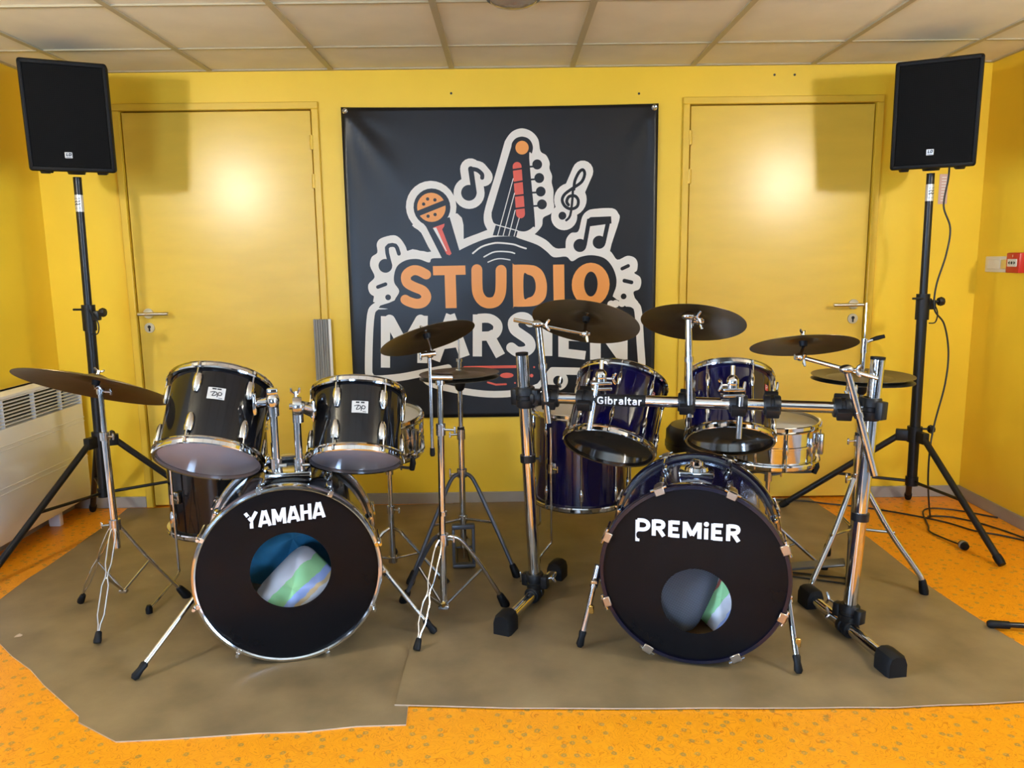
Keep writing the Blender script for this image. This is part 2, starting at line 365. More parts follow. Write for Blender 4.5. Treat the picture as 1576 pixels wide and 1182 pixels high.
# stroke letters, height 1
LET = {
 'Y': (0.62, [[(0.0, 1), (0.31, 0.48)], [(0.62, 1), (0.31, 0.48)], [(0.31, 0.5), (0.31, 0)]]),
 'A': (0.62, [[(0.02, 0), (0.27, 1)], [(0.60, 0), (0.35, 1)], [(0.12, 0.26), (0.50, 0.26)]]),
 'M': (0.74, [[(0.07, 0), (0.07, 1)], [(0.67, 0), (0.67, 1)], [(0.10, 0.96), (0.37, 0.18)], [(0.64, 0.96), (0.37, 0.18)]]),
 'H': (0.58, [[(0.07, 0), (0.07, 1)], [(0.51, 0), (0.51, 1)], [(0.07, 0.5), (0.51, 0.5)]]),
 'P': (0.60, [[(0.10, -0.42), (0.10, 0.92)], [(0.10, 0.90), (0.35, 0.90), (0.50, 0.80), (0.55, 0.62), (0.50, 0.44), (0.35, 0.34), (0.10, 0.34)]]),
 'R': (0.58, [[(0.08, 0), (0.08, 1)], [(0.08, 0.91), (0.32, 0.91), (0.44, 0.84), (0.47, 0.70), (0.43, 0.56), (0.30, 0.49), (0.10, 0.48)], [(0.27, 0.47), (0.50, 0.0)]]),
 'E': (0.50, [[(0.08, 0), (0.08, 1)], [(0.08, 0.91), (0.46, 0.91)], [(0.08, 0.5), (0.40, 0.5)], [(0.08, 0.09), (0.46, 0.09)]]),
 'i': (0.20, [[(0.10, 0), (0.10, 0.68)]]),
 'G': (0.70, [[(0.58, 0.83), (0.45, 0.94), (0.28, 0.93), (0.13, 0.80), (0.08, 0.50), (0.13, 0.22), (0.28, 0.07), (0.45, 0.07), (0.58, 0.16), (0.58, 0.44), (0.38, 0.44)]]),
 'b': (0.54, [[(0.08, 0), (0.08, 1.05)], [(0.08, 0.55), (0.25, 0.68), (0.40, 0.62), (0.46, 0.36), (0.40, 0.12), (0.25, 0.05), (0.08, 0.15)]]),
 'r': (0.38, [[(0.08, 0), (0.08, 0.70)], [(0.08, 0.48), (0.18, 0.64), (0.34, 0.67)]]),
 'a': (0.52, [[(0.08, 0.60), (0.25, 0.68), (0.40, 0.60), (0.42, 0.40), (0.42, 0.0)], [(0.42, 0.42), (0.20, 0.40), (0.08, 0.26), (0.12, 0.10), (0.26, 0.05), (0.42, 0.18)]]),
 'l': (0.20, [[(0.10, 0), (0.10, 1.05)]]),
 't': (0.36, [[(0.14, 0.95), (0.14, 0.2), (0.20, 0.07), (0.34, 0.06)], [(0.02, 0.67), (0.32, 0.67)]]),
 'L': (0.46, [[(0.10, 1), (0.10, 0.09), (0.44, 0.09)]]),
 'D': (0.60, [[(0.10, 0), (0.10, 1)], [(0.10, 0.91), (0.30, 0.91), (0.48, 0.72), (0.48, 0.28), (0.30, 0.09), (0.10, 0.09)]]),
}
def write(fl, col, layer, text, x0, z0, x1, h, w, gap=0.08, slope=0.0, slant=0.0, cap=0, sub=1):
    """strokes of a word between x0 and x1, letter height h, stroke weight w"""
    tot = sum(LET[c][0] for c in text) + gap * (len(text) - 1); k = (x1 - x0) / tot; x = x0
    for c in text:
        wd, st = LET[c]; fl.name = 'letter#%d' % fl.n
        for pl in st:
            if sub > 1 and len(pl) == 2: pl = [(pl[0][0] + (pl[1][0] - pl[0][0]) * q / sub, pl[0][1] + (pl[1][1] - pl[0][1]) * q / sub) for q in range(sub + 1)]
            fl.line(col, layer, [(x + px * k + slant * pz * h, z0 + pz * h + slope * (x + px * k - x0)) for px, pz in pl], w, cap)
        if c == 'i': fl.disc(col, layer, (x + 0.10 * k, z0 + 0.93 * h + slope * (x - x0)), w * 0.62)
        x += (wd + gap) * k
    fl.name = 'print'

# ================================================================== the room
def struct(o): return tag(o, kind='structure')
YS = 1.15                                             # dark rear walls start here, an invented finish that deepens reflections
struct(MB().span(XL - .1, XR + .1, .6, YB + .2, -0.1, 0.0).build('floor', 'floor', smooth=False))
struct(MB().span(XL - .1, XR + .1, YR - .2, .6, -0.1, 0.0).build('floor_rear', 'rearfloor', smooth=False))
DOORS = [(-1.936, -0.974), (0.929, 1.871)]           # openings in the back wall
DZ = 2.062
wb = MB()
wb.span(XL - .1, DOORS[0][0], YB, YB + .12, 0, H + .1); wb.span(DOORS[0][1], DOORS[1][0], YB, YB + .12, 0, H + .1)
wb.span(DOORS[1][1], XR + .1, YB, YB + .12, 0, H + .1)
for a, b in DOORS: wb.span(a, b, YB, YB + .12, DZ, H + .1)
wall_back = struct(wb.build('wall_back', 'wall', smooth=False))
YM = 2.3                                              # side walls turn grey from here back, added to neutralise the bounce
struct(MB().span(XL - .1, XL, YM, YB, 0, H + .1).build('wall_left', 'wall', smooth=False))
struct(MB().span(XL - .1, XL, YS, YM, 0, H + .1).build('wall_left_middle', 'sidewall', smooth=False))
# (rear section below)
struct(MB().span(XR, XR + .1, YM, YB, 0, H + .1).build('wall_right', 'wall', smooth=False))
struct(MB().span(XR, XR + .1, YS, YM, 0, H + .1).build('wall_right_middle', 'sidewall', smooth=False))
def pierced(name, put, a0, a1, c, w):
    """wall with one window opening; put(mb, along0, along1, z0, z1) adds a block"""
    m = MB(); put(m, a0, c - w / 2, 0, H + .1); put(m, c + w / 2, a1, 0, H + .1); put(m, c - w / 2, c + w / 2, 0, WZ0); put(m, c - w / 2, c + w / 2, WZ1, H + .1)
    struct(m.build(name, 'rearwall', smooth=False))
pierced('wall_left_rear', lambda m, a, b, z0, z1: m.span(XL - .2, XL, a, b, z0, z1), YR - .2, YS, *WINDOWS[1][1:])
pierced('wall_right_rear', lambda m, a, b, z0, z1: m.span(XR, XR + .2, a, b, z0, z1), YR - .2, YS, *WINDOWS[2][1:])
pierced('wall_rear', lambda m, a, b, z0, z1: m.span(a, b, YR - .2, YR, z0, z1), XL - .2, XR + .2, *WINDOWS[0][1:])
# screw holes and scuffs left in the back wall
for x, z in [(1.35, 2.2), (1.451, 2.199), (0.672, 2.118), (-0.27, 2.13)]:
    MB().cyl((x, YB - .0015, z), (x, YB + .002, z), .006, n=10).build('screw_hole', 'blackink', wall_back)

for n, (ws, wc, ww) in enumerate(WINDOWS):
    wn = tag(bpy.data.objects.new('window_%d' % (n + 1), None), kind='structure'); COL.objects.link(wn)
    wn.location = {'rear': (wc, YR, WZ0), 'left': (XL, wc, WZ0), 'right': (XR, wc, WZ0)}[ws]; wn.rotation_euler = (0, 0, {'rear': 0, 'left': -PI / 2, 'right': PI / 2}[ws])
    h_ = WZ1 - WZ0; fr = MB()
    fr.span(-ww / 2, ww / 2, -.09, -.03, 0, .06); fr.span(-ww / 2, ww / 2, -.09, -.03, h_ - .06, h_)
    for xx in (-ww / 2 + .03, 0, ww / 2 - .03): fr.span(xx - .03, xx + .03, -.09, -.03, 0, h_)
    fr.build('window_frame', 'white', wn, smooth=False)
    for sx in (-1, 1): MB().span((0 if sx > 0 else -ww / 2) + .03, (ww / 2 if sx > 0 else 0) - .03, -.062, -.058, .06, h_ - .06).build('pane', 'pane', wn, smooth=False)
    MB().span(-ww / 2 - .04, ww / 2 + .04, -.03, .06, -.03, 0).build('window_sill', 'white', wn, smooth=False)

# ceiling: slab, grid of bars, one board per cell
ceil = struct(MB().span(XL - .1, XR + .1, YR - .2, YB + .2, H + .02, H + .12).build('ceiling', 'tbar', smooth=False))
gx = [XL] + [-2.0645 + .6 * k for k in range(8)] + [XR]
gy = [YB]; y = 3.67
while y > YR: gy.append(y); y -= .6
gy.append(YR)
for x in gx[1:-1]: MB().span(x - .013, x + .013, YR, YB, H - .001, H + .02).build('runner_bar', 'tbar', ceil, smooth=False)
for y in gy[1:-1]: MB().span(XL, XR, y - .007, y + .007, H, H + .0195).build('cross_bar', 'tbar', ceil, smooth=False)
struct_edge = MB()
struct_edge.span(XL, XL + .02, YR, YB, H - .0005, H + .0198); struct_edge.span(XR - .02, XR, YR, YB, H - .0005, H + .0198); struct_edge.span(XL, XR, YB - .02, YB, H - .0007, H + .0196)
struct_edge.build('edge_angle', 'tbar', ceil, smooth=False)
tiles = {}
for i in range(len(gx) - 1):
    for j in range(len(gy) - 1):
        x0, x1, y1, y0 = gx[i] + .008, gx[i + 1] - .008, gy[j] - .005, gy[j + 1] + .005
        k = (round(x1 - x0, 3), round(y1 - y0, 3))
        if k not in tiles:
            o = MB().rbox((0, 0, .007), (k[0], k[1], .012), .003, 1).build('tile', 'tile', ceil); tiles[k] = o
        else: o = copy_part(tiles[k], ceil)
        o.location = ((x0 + x1) / 2, (y0 + y1) / 2, H + .005 + random.uniform(-.0015, .0015))
fx = thing('ceiling_light', 'round smoky moulded glass light in the middle of the tiled ceiling', 'light', (0.035, 3.005, H))
MB().lathe([(0, 0), (.098, 0), (.102, -.006), (.098, -.011), (.086, -.012), (0, -.012)], 40).build('metal_rim', 'chrome2', fx)
MB().lathe([(.087, -.011), (.085, -.018), (.070, -.028), (.04, -.034), (0, -.036)], 40).build('glass_dome', 'glass', fx)

# skirting boards
sk = []
for n, (a, b) in enumerate([(XL, -1.972), (-.942, .888), (1.909, XR)]):
    sk.append(struct(MB().rbox(((a + b) / 2, YB - .006, .031), (b - a, .012, .062), .003, 1).build('trim_%d' % (n + 1), 'base')))
struct(MB().rbox((XL + .006, (YR + YB) / 2, .031), (.012, YB - YR, .062), .003, 1).build('baseboard_left', 'base'))
struct(MB().rbox((XR - .006, (YR + YB) / 2, .031), (.012, YB - YR, .062), .003, 1).build('baseboard_right', 'base'))

def door(n, x0, x1, hinge_right):
    xc = (x0 + x1) / 2
    d = tag(bpy.data.objects.new('door_%d' % n, None), kind='structure'); COL.objects.link(d); d.location = (xc, YB, 0); o3 = (xc, YB, 0)
    leaf = MB().rbox((xc, YB + .022, DZ / 2 + .002), (x1 - x0 - .013, .044, DZ - .016), .002, 1).build('leaf', 'door', d, o3)
    MB().span(x0 - .01, x1 + .01, YB + .05, YB + .11, 0, DZ + .01).build('door_stop', 'trim', d, o3, smooth=False)
    w = .035
    for a, b, z0, z1 in ((x0 - w, x0, 0, DZ), (x1, x1 + w, 0, DZ), (x0 - w, x1 + w, DZ, DZ + w)):
        MB().rbox(((a + b) / 2, YB - .007, (z0 + z1) / 2), (b - a, .014, z1 - z0), .003, 1).build('frame_board', 'trim', d, o3)
    hx = x1 - .003 if hinge_right else x0 + .003
    for z in (1.90, 1.71, 0.90, .20):
        h = MB(); h.cyl((hx, YB - .008, z - .035), (hx, YB - .008, z + .035), .010, n=12); h.cyl((hx, YB - .008, z - .004), (hx, YB - .008, z + .004), .0115, n=12)
        h.build('hinge', 'trim', d, o3)
    kx = x0 + .060 if hinge_right else x1 - .062
    s = 1 if hinge_right else -1
    hd = MB(); hd.cyl((kx, YB - .009, 1.05), (kx, YB + .001, 1.05), .026, n=24)
    hd.build('handle_rose', 'steel', d, o3)
    path = smooth_path([(kx, YB - .008, 1.05), (kx, YB - .045, 1.05), (kx + s * .012, YB - .056, 1.05), (kx + s * .03, YB - .058, 1.05), (kx + s * .125, YB - .058, 1.05)], 5)
    MB().tube([(kx - s * .03, YB - .058, 1.05)] + [p for p in path[10:]], .0095, 12).build('handle_lever', 'steel', d, o3)
    MB().cyl((kx, YB - .055, 1.05), (kx, YB, 1.05), .010, n=12).build('handle_neck', 'steel', d, o3)
    es = MB().cyl((kx, YB - .008, .975), (kx, YB + .001, .975), .026, n=24).build('keyhole_rose', 'steel', d, o3)
    kh = MB(); kh.cyl((kx, YB - .0095, .980), (kx, YB - .004, .980), .0085, n=14); kh.box((kx, YB - .0065, .968), (.008, .006, .022))
    kh.build('keyhole', 'blackink', d, o3)
    return d, o3
d1, o1 = door(1, *DOORS[0], True)
d2, o2 = door(2, *DOORS[1], False)
g = MB()                                              # ribbed finger guard over the lower hinges of the left door
for k in range(7): g.rbox((-1.010 + k * .0122, YB - .017 - .003 * (k % 2), .50), (.0118, .012, 1.02), .003, 1)
g.build('finger_guard', 'greyduct', d1, o1)
MB().rbox((-.931, YB - .017, .50), (.014, .014, 1.02), .002, 1).build('guard_edge_strip', 'white', d1, o1)

# wall lamps on the side walls, one lights each side of the stage
def wall_lamp(x, side, label):
    t = thing('wall_lamp', label, 'lamp', (x, 1.35, 1.90), group='wall lamps lighting the room')
    s = side
    MB().lathe([(0, 0), (.055, 0), (.055, .008), (.045, .016), (0, .018)], 28, Matrix.Rotation(s * PI / 2, 4, 'Y')).build('wall_plate', 'white', t)
    MB().tube(smooth_path([(s * .01, 0, 0), (s * .05, 0, -.03), (s * .095, 0, -.10), (s * .10, 0, -.075)], 5), .008, 10).build('bracket', 'white', t)
    MB().lathe([(0, -.088), (.04, -.085), (.045, -.075), (.03, -.066)], 24, Matrix.Translation((s * .10, 0, 0))).build('globe_holder', 'white', t)
    MB().ball((s * .10, 0, .01), .082, 16).build('opal_globe', 'globe', t)
wall_lamp(XL, 1, 'round opal globe lamp on the left side wall')
wall_lamp(XR, -1, 'round opal globe lamp on the right side wall')

# ------------------------------------------------------------------ vinyl sheets on the floor
def sheet(name, label, pts, z0, th, amp):
    P = []
    for i in range(len(pts)):
        a, b = Vector(pts[i]), Vector(pts[(i + 1) % len(pts)]); L = (b - a).length; n = max(1, int(L / .12))
        for k in range(n):
            q = a.lerp(b, k / n); nrm = Vector((-(b - a).y, (b - a).x)).normalized()
            P.append(q + nrm * (random.uniform(-amp, amp) if 0 < k else 0))
    n = len(P)
    t = thing(name, label, 'floor mat', (sum(p.x for p in P) / n, sum(p.y for p in P) / n, z0), group='vinyl sheets under the drum kits'); o3 = t.location.copy()
    MB().add([(p.x, p.y, z0 + th) for p in P], [tuple(range(n))]).build('top_face', 'mat', t, o3, smooth=False)
    vs = [(p.x, p.y, z0 + 1e-4) for p in P] + [(p.x, p.y, z0 + th) for p in P]
    MB().add(vs, [(i, (i + 1) % n, n + (i + 1) % n, n + i) for i in range(n)]).build('cut_edge', 'matedge', t, o3, smooth=False)
    return t
sheet('vinyl_mat', 'worn brown vinyl sheet with torn edge under the black drum kit',
      [(-2.03, 3.0), (-2.02, 2.88), (-1.80, 2.56), (-1.574, 2.37), (-1.367, 2.183), (-1.27, 2.10), (-1.255, 2.07), (-1.10, 1.974), (-.72, 2.004), (-.306, 2.033), (-.306, 4.06), (-2.07, 4.06), (-2.045, 3.6)], 0.0, .004, .008)
sheet('vinyl_mat', 'brown vinyl sheet lying on top under the blue drum kit and rack',
      [(-.352, 2.128), (0.0, 2.102), (.57, 2.088), (1.11, 2.076), (1.62, 2.10), (1.71, 2.40), (1.668, 2.70), (1.652, 2.90), (1.66, 3.43), (1.62, 4.062), (-.31, 4.062), (-.345, 3.2)], .004, .004, .003)

# ------------------------------------------------------------------ wall heater on the left wall
hx1, hy0, hy1, hz0, hz1 = -2.24, 2.35, 4.035, .085, .735
ht = thing('wall_heater', 'long white electric panel heater under louvres on the left wall', 'heater', (-2.31, 3.2, hz0)); o3 = (-2.31, 3.2, hz0)
hb = MB(); hb.rbox((-2.305, (hy0 + hy1) / 2, (hz0 + .59) / 2), (.128, hy1 - hy0, .59 - hz0), .006, 2)
hb.build('body', 'white', ht, o3)
hc = MB(); hc.span(-2.369, -2.33, hy0, hy1, .585, hz1); hc.rbox((-2.305, (hy0 + hy1) / 2, hz1 - .008), (.128, hy1 - hy0, .016), .003, 1)
hc.rbox((-2.305, hy1 - .008, .66), (.128, .016, .15), .003, 1); hc.rbox((-2.305, hy0 + .008, .66), (.128, .016, .15), .003, 1)
hc.build('top_housing', 'white', ht, o3)
MB().span(-2.331, -2.326, hy0 + .02, hy1 - .02, .59, .72).build('dark_interior', 'plastic', ht, o3, smooth=False)
sl0 = None
for k in range(8):
    z = .604 + k * .0160
    if sl0 is None:
        m = MB(); m.box((0, 0, 0), (.010, hy1 - hy0 - .03, .0042), Matrix.Rotation(.15, 4, 'Y')); sl0 = m.build('louvre_slat', 'white', ht, smooth=False); o = sl0
    else: o = copy_part(sl0, ht)
    o.location = Vector((-2.246, (hy0 + hy1) / 2, z)) - Vector(o3)
for yy in (2.7, 3.05, 3.4, 3.63, 3.85): MB().box((-2.252, yy, .656), (.020, .004, .13)).build('louvre_divider', 'white', ht, o3, smooth=False)
for z in (.515, .495, .330, .305): MB().rbox((-2.241, (hy0 + hy1) / 2, z), (.006, hy1 - hy0 - .004, .005), .0015, 1).build('panel_ridge', 'white', ht, o3)
for yy in (2.6, 3.8): MB().rbox((-2.305, yy, .0425), (.06, .03, .085), .004, 1).build('foot_bracket', 'white', ht, o3)

# ------------------------------------------------------------------ banner
BX, BZ, BW = -.027, 1.272, .795
def bdisp(x, z):
    """folds pulled from the pinned corners and a soft curl along the edges"""
    def fold(cx, cz, ang, wid, length, amp):
        dx, dz = x - cx, z - cz; a = dx * math.cos(ang) + dz * math.sin(ang); b = -dx * math.sin(ang) + dz * math.cos(ang)
        if a < 0: a = 0
        f = max(0.0, 1 - a / length); return amp * f * f * min(1, a / .05) * math.exp(-(b / (wid * (.3 + 1.5 * a / length))) ** 2)
    d = fold(-.78, .78, -.95, .05, .62, .024) + fold(-.78, .78, -1.35, .035, .68, .014) + fold(-.78, .78, -.35, .035, .40, .007)
    d += fold(.78, .78, -2.05, .045, .5, .008) + fold(.78, .78, -1.62, .03, .8, .010)
    e = max(0, (abs(x) - .735) / .06); d += .006 * e * e
    return d
bn = thing('banner', 'large square black vinyl banner printed with an orange and white music studio logo', 'banner', (BX, YB - .012, BZ - BW))
NB = 72; vs = []; fs = []
for j in range(NB + 1):
    for i in range(NB + 1):
        x = -BW + 2 * BW * i / NB; z = -BW + 2 * BW * j / NB
        sag = -.006 * (1 - (x / BW) ** 2) if j == NB else 0
        vs.append((x, -bdisp(x, z), z + sag + BW))
fs = [(j * (NB + 1) + i, j * (NB + 1) + i + 1, (j + 1) * (NB + 1) + i + 1, (j + 1) * (NB + 1) + i) for j in range(NB) for i in range(NB)]
sheet_o = MB().add(vs, fs).build('vinyl_sheet', 'banner', bn)
_sm = sheet_o.modifiers.new('thickness', 'SOLIDIFY'); _sm.thickness = .0012; _sm.offset = 1
for x in (-.775, .775):
    for z in (.775, -.775):
        gm = MB(); gm.lathe([(.006, -.001), (.013, -.001), (.014, .002), (.010, .004), (.006, .003)], 20, Matrix.Translation((x, -bdisp(x, z) - .001, z + BW)) @ Matrix.Rotation(PI / 2, 4, 'X'), closed=True)
        gr = gm.build('grommet', 'chrome', bn)
        MB().ball((x, -bdisp(x, z) - .003, z + BW), .006, 8, (1, .6, 1)).build('screw_head', 'steel', bn)
ART = [
('D','cream',1,(-0.358,0.303),0.1288,0.1288,'microphone_print'),
('B','cream',1,[(-0.449,0.222),(-0.413,0.173),(-0.366,0.08),(-0.311,0.03),(-0.216,0.078),(-0.196,0.139),(-0.225,0.268)],'microphone_print'),
('D','dark',2,(-0.354,0.3),0.0942,0.0942,'microphone_print'),
('P','dark',2,[(-0.402,0.221),(-0.387,0.203),(-0.311,0.045),(-0.287,-0.008),(-0.199,0.022),(-0.219,0.081),(-0.265,0.25)],'microphone_print'),
('D','orange',3,(-0.357,0.3),0.0729,0.0729,'microphone_print'),
('L','dark',4,[(-0.435,0.267),(-0.275,0.327)],0.0273,0,'microphone_print'),
('D','dark',4,(-0.375,0.342),0.0085,0.0085,'grille_dot_print#583'),
('D','dark',4,(-0.338,0.337),0.0085,0.0085,'grille_dot_print#643'),
('D','dark',4,(-0.396,0.317),0.0085,0.0085,'grille_dot_print#550'),
('D','dark',4,(-0.375,0.256),0.0085,0.0085,'grille_dot_print#588'),
('D','dark',4,(-0.339,0.264),0.0085,0.0085,'grille_dot_print#645'),
('P','red',3,[(-0.35,0.199),(-0.292,0.218),(-0.294,0.205),(-0.305,0.189),(-0.26,0.066),(-0.27,0.057),(-0.285,0.063)],'microphone_handle_print'),
('P','cream',4,[(-0.352,0.196),(-0.335,0.199),(-0.284,0.08),(-0.288,0.078)],'microphone_handle_print'),
('D','cream',1,(-0.163,0.369),0.079,0.079,'music_note_print#1'),
('L','cream',1,[(-0.138,0.375),(-0.153,0.487)],0.1063,1,'music_note_print#1'),
('L','cream',1,[(-0.151,0.489),(-0.114,0.48),(-0.087,0.447)],0.0911,1,'music_note_print#1'),
('D','dark',2,(-0.164,0.37),0.0395,0.0395,'music_note_print#1'),
('L','dark',2,[(-0.137,0.369),(-0.152,0.488)],0.0267,1,'music_note_print#1'),
('L','dark',2,[(-0.152,0.488),(-0.121,0.483),(-0.096,0.462),(-0.095,0.444)],0.0207,1,'music_note_print#1'),
('B','cream',1,[(0.014,0.594),(0.028,0.63),(0.061,0.668),(0.11,0.683),(0.159,0.666),(0.191,0.628),(0.202,0.571),(0.231,0.55),(0.248,0.514),(0.247,0.485),(0.26,0.449),(0.258,0.416),(0.267,0.376),(0.266,0.328),(0.27,0.292),(0.254,0.262),(0.214,0.241),(0.207,0.201),(0.173,0.162),(0.126,0.135),(0.082,0.123),(-0.037,0.137),(-0.076,0.189),(-0.091,0.235),(-0.08,0.302),(-0.028,0.458)],'guitar_head_print'),
('B','dark',2,[(0.054,0.591),(0.06,0.615),(0.079,0.635),(0.109,0.643),(0.14,0.634),(0.158,0.613),(0.164,0.587),(0.158,0.56),(0.145,0.539),(0.171,0.226),(0.161,0.196),(0.126,0.175),(0.083,0.178),(-0.026,0.21),(-0.047,0.235),(-0.05,0.265),(-0.04,0.302),(0.047,0.57)],'guitar_head_print'),
('D','dark',2,(0.185,0.506),0.0249,0.0249,'guitar_head_print'),
('D','dark',2,(0.195,0.439),0.0249,0.0249,'guitar_head_print'),
('D','dark',2,(0.202,0.372),0.0249,0.0249,'guitar_head_print'),
('D','dark',2,(0.208,0.308),0.0249,0.0249,'guitar_head_print'),
('L','dark',2,[(0.142,0.495),(0.185,0.497)],0.0091,0,'guitar_head_print'),
('L','dark',2,[(0.15,0.432),(0.19,0.434)],0.0091,0,'guitar_head_print'),
('L','dark',2,[(0.156,0.367),(0.199,0.368)],0.0091,0,'guitar_head_print'),
('L','dark',2,[(0.161,0.3),(0.205,0.302)],0.0091,0,'guitar_head_print'),
('D','orange',3,(0.109,0.589),0.0334,0.0334,'guitar_head_print'),
('L','red',3,[(0.083,0.497),(0.098,0.262)],0.045,1,'guitar_head_print'),
('L','dark',4,[(0.056,0.48),(0.108,0.487)],0.0085,0,'fret_print#42'),
('L','dark',4,[(0.061,0.417),(0.114,0.425)],0.0085,0,'fret_print#50'),
('L','dark',4,[(0.064,0.351),(0.117,0.357)],0.0085,0,'fret_print#57'),
('L','dark',4,[(0.07,0.288),(0.124,0.294)],0.0085,0,'fret_print#68'),
('P','dark',2,[(-0.03,0.207),(0.082,0.175),(0.075,0.148),(-0.046,0.156)],'fret_print#68'),
('L','cream',4,[(0.063,0.439),(-0.021,0.154)],0.0043,0,'string_print#1290'),
('L','cream',4,[(0.069,0.367),(0.007,0.153)],0.0043,0,'string_print#1300'),
('L','cream',4,[(0.071,0.282),(0.036,0.151)],0.0043,0,'string_print#1305'),
('L','cream',4,[(0.091,0.242),(0.063,0.149)],0.0043,0,'string_print#1338'),
('L','cream',4,[(-0.03,0.21),(0.084,0.177)],0.0043,0,'string_print#1145'),
('D','cream',1,(0.321,0.244),0.0669,0.0669,'treble_clef_print'),
('D','cream',1,(0.353,0.33),0.0833,0.0833,'treble_clef_print'),
('L','cream',1,[(0.416,0.469),(0.363,0.351)],0.107,1,'treble_clef_print'),
('L','dark',2,[(0.371,0.381),(0.376,0.423),(0.397,0.465),(0.417,0.477),(0.426,0.455),(0.41,0.417),(0.366,0.387),(0.325,0.358),(0.311,0.328),(0.326,0.297),(0.357,0.283),(0.388,0.296),(0.393,0.327),(0.376,0.348),(0.346,0.345),(0.334,0.321),(0.343,0.304)],0.0152,1,'treble_clef_print'),
('L','dark',2,[(0.366,0.387),(0.363,0.327),(0.352,0.251),(0.332,0.227)],0.0122,1,'treble_clef_print'),
('D','dark',2,(0.312,0.25),0.0201,0.0201,'treble_clef_print'),
('B','cream',1,[(0.328,0.089),(0.332,0.132),(0.357,0.163),(0.394,0.171),(0.413,0.241),(0.438,0.271),(0.475,0.282),(0.568,0.284),(0.599,0.257),(0.603,0.221),(0.557,0.068),(0.583,0.018),(0.325,0.021)],'beamed_notes_print'),
('D','dark',2,(0.402,0.099),0.0334,0.0334,'beamed_notes_print'),
('D','dark',2,(0.501,0.114),0.0334,0.0334,'beamed_notes_print'),
('L','dark',2,[(0.45,0.232),(0.426,0.099)],0.0219,0,'beamed_notes_print'),
('L','dark',2,[(0.551,0.237),(0.524,0.111)],0.0219,0,'beamed_notes_print'),
('P','dark',2,[(0.439,0.229),(0.456,0.241),(0.562,0.244),(0.564,0.208),(0.455,0.195)],'beamed_notes_print'),
('B','cream',1,[(-0.682,0.009),(-0.672,0.053),(-0.642,0.076),(-0.643,0.12),(-0.62,0.148),(-0.557,0.163),(-0.523,0.147),(-0.496,0.107),(-0.486,0.082),(-0.452,0.084),(-0.384,0.075),(-0.351,0.038),(-0.465,0.017),(-0.524,-0.033),(-0.536,-0.135),(-0.559,-0.203),(-0.662,-0.213),(-0.649,-0.162),(-0.688,-0.133),(-0.695,-0.087),(-0.661,-0.048)],'music_note_print#2'),
('D','dark',2,(-0.603,0.008),0.0354,0.0354,'music_note_print#2'),
('L','dark',2,[(-0.577,0.01),(-0.592,0.1),(-0.548,0.111),(-0.531,0.069)],0.0199,1,'music_note_print#2'),
('L','dark',2,[(-0.646,-0.1),(-0.606,-0.086)],0.0188,1,'dash_print#1'),
('D','dark',2,(-0.595,-0.154),0.0149,0.0149,'dot_print#1'),
('B','cream',1,[(0.526,0.078),(0.56,0.066),(0.595,0.024),(0.646,0.043),(0.683,0.034),(0.7,0.008),(0.698,-0.031),(0.684,-0.045),(0.713,-0.065),(0.721,-0.094),(0.711,-0.128),(0.682,-0.142),(0.688,-0.173),(0.7,-0.207),(0.551,-0.206),(0.539,-0.125)],'burst_print'),
('L','dark',2,[(0.621,-0.022),(0.652,-0.008)],0.0182,1,'dash_print#2'),
('L','dark',2,[(0.633,-0.084),(0.67,-0.093)],0.0199,1,'dash_print#3'),
('D','dark',2,(0.63,-0.165),0.0149,0.0149,'dot_print#2'),
('B','cream',1,[(-0.485,0.083),(-0.385,0.075),(-0.277,0.1),(-0.195,0.139),(-0.124,0.165),(-0.04,0.19),(0.094,0.188),(0.174,0.157),(0.23,0.127),(0.277,0.087),(0.344,0.086),(0.529,0.077),(0.58,0.04),(0.615,-0.044),(0.616,-0.145),(0.582,-0.219),(-0.59,-0.203),(-0.585,-0.062)],'record_print'),
('B','dark',2,[(-0.567,-0.217),(-0.562,-0.17),(-0.536,-0.123),(-0.56,-0.079),(-0.558,-0.032),(-0.54,0.008),(-0.504,0.032),(-0.465,0.041),(-0.425,0.039),(-0.376,0.022),(-0.362,0.042),(-0.305,0.045),(-0.244,0.06),(-0.217,0.083),(-0.122,0.125),(-0.041,0.147),(0.06,0.149),(0.088,0.139),(0.182,0.105),(0.23,0.071),(0.267,0.041),(0.331,0.043),(0.361,0.019),(0.402,0.04),(0.462,0.049),(0.526,0.034),(0.567,-0.007),(0.59,-0.064),(0.59,-0.114),(0.573,-0.164),(0.562,-0.232)],'record_print'),
('L','cream',3,[(-0.15,0.066),(-0.106,0.098),(-0.048,0.115),(-0.008,0.117),(0.059,0.109),(0.093,0.097),(0.124,0.087)],0.0085,1,'groove_print#1'),
('L','cream',3,[(-0.093,0.047),(-0.049,0.069),(-0.009,0.074),(0.042,0.07),(0.065,0.063)],0.0072,1,'groove_print#2'),
('L','cream',3,[(-0.073,0.02),(-0.036,0.034),(-0.002,0.037),(0.041,0.03)],0.0059,1,'groove_print#3'),
('L','orange',3,[(-0.394,-0.039),(-0.432,-0.019),(-0.466,-0.018),(-0.497,-0.042),(-0.494,-0.079),(-0.458,-0.102),(-0.413,-0.122),(-0.396,-0.154),(-0.414,-0.182),(-0.449,-0.189),(-0.489,-0.177),(-0.506,-0.167)],0.0508,1,'letter#S1'),
('L','orange',3,[(-0.338,-0.02),(-0.21,-0.019)],0.0475,2,'letter#T'),
('L','orange',3,[(-0.27,-0.025),(-0.269,-0.19)],0.0575,2,'letter#T'),
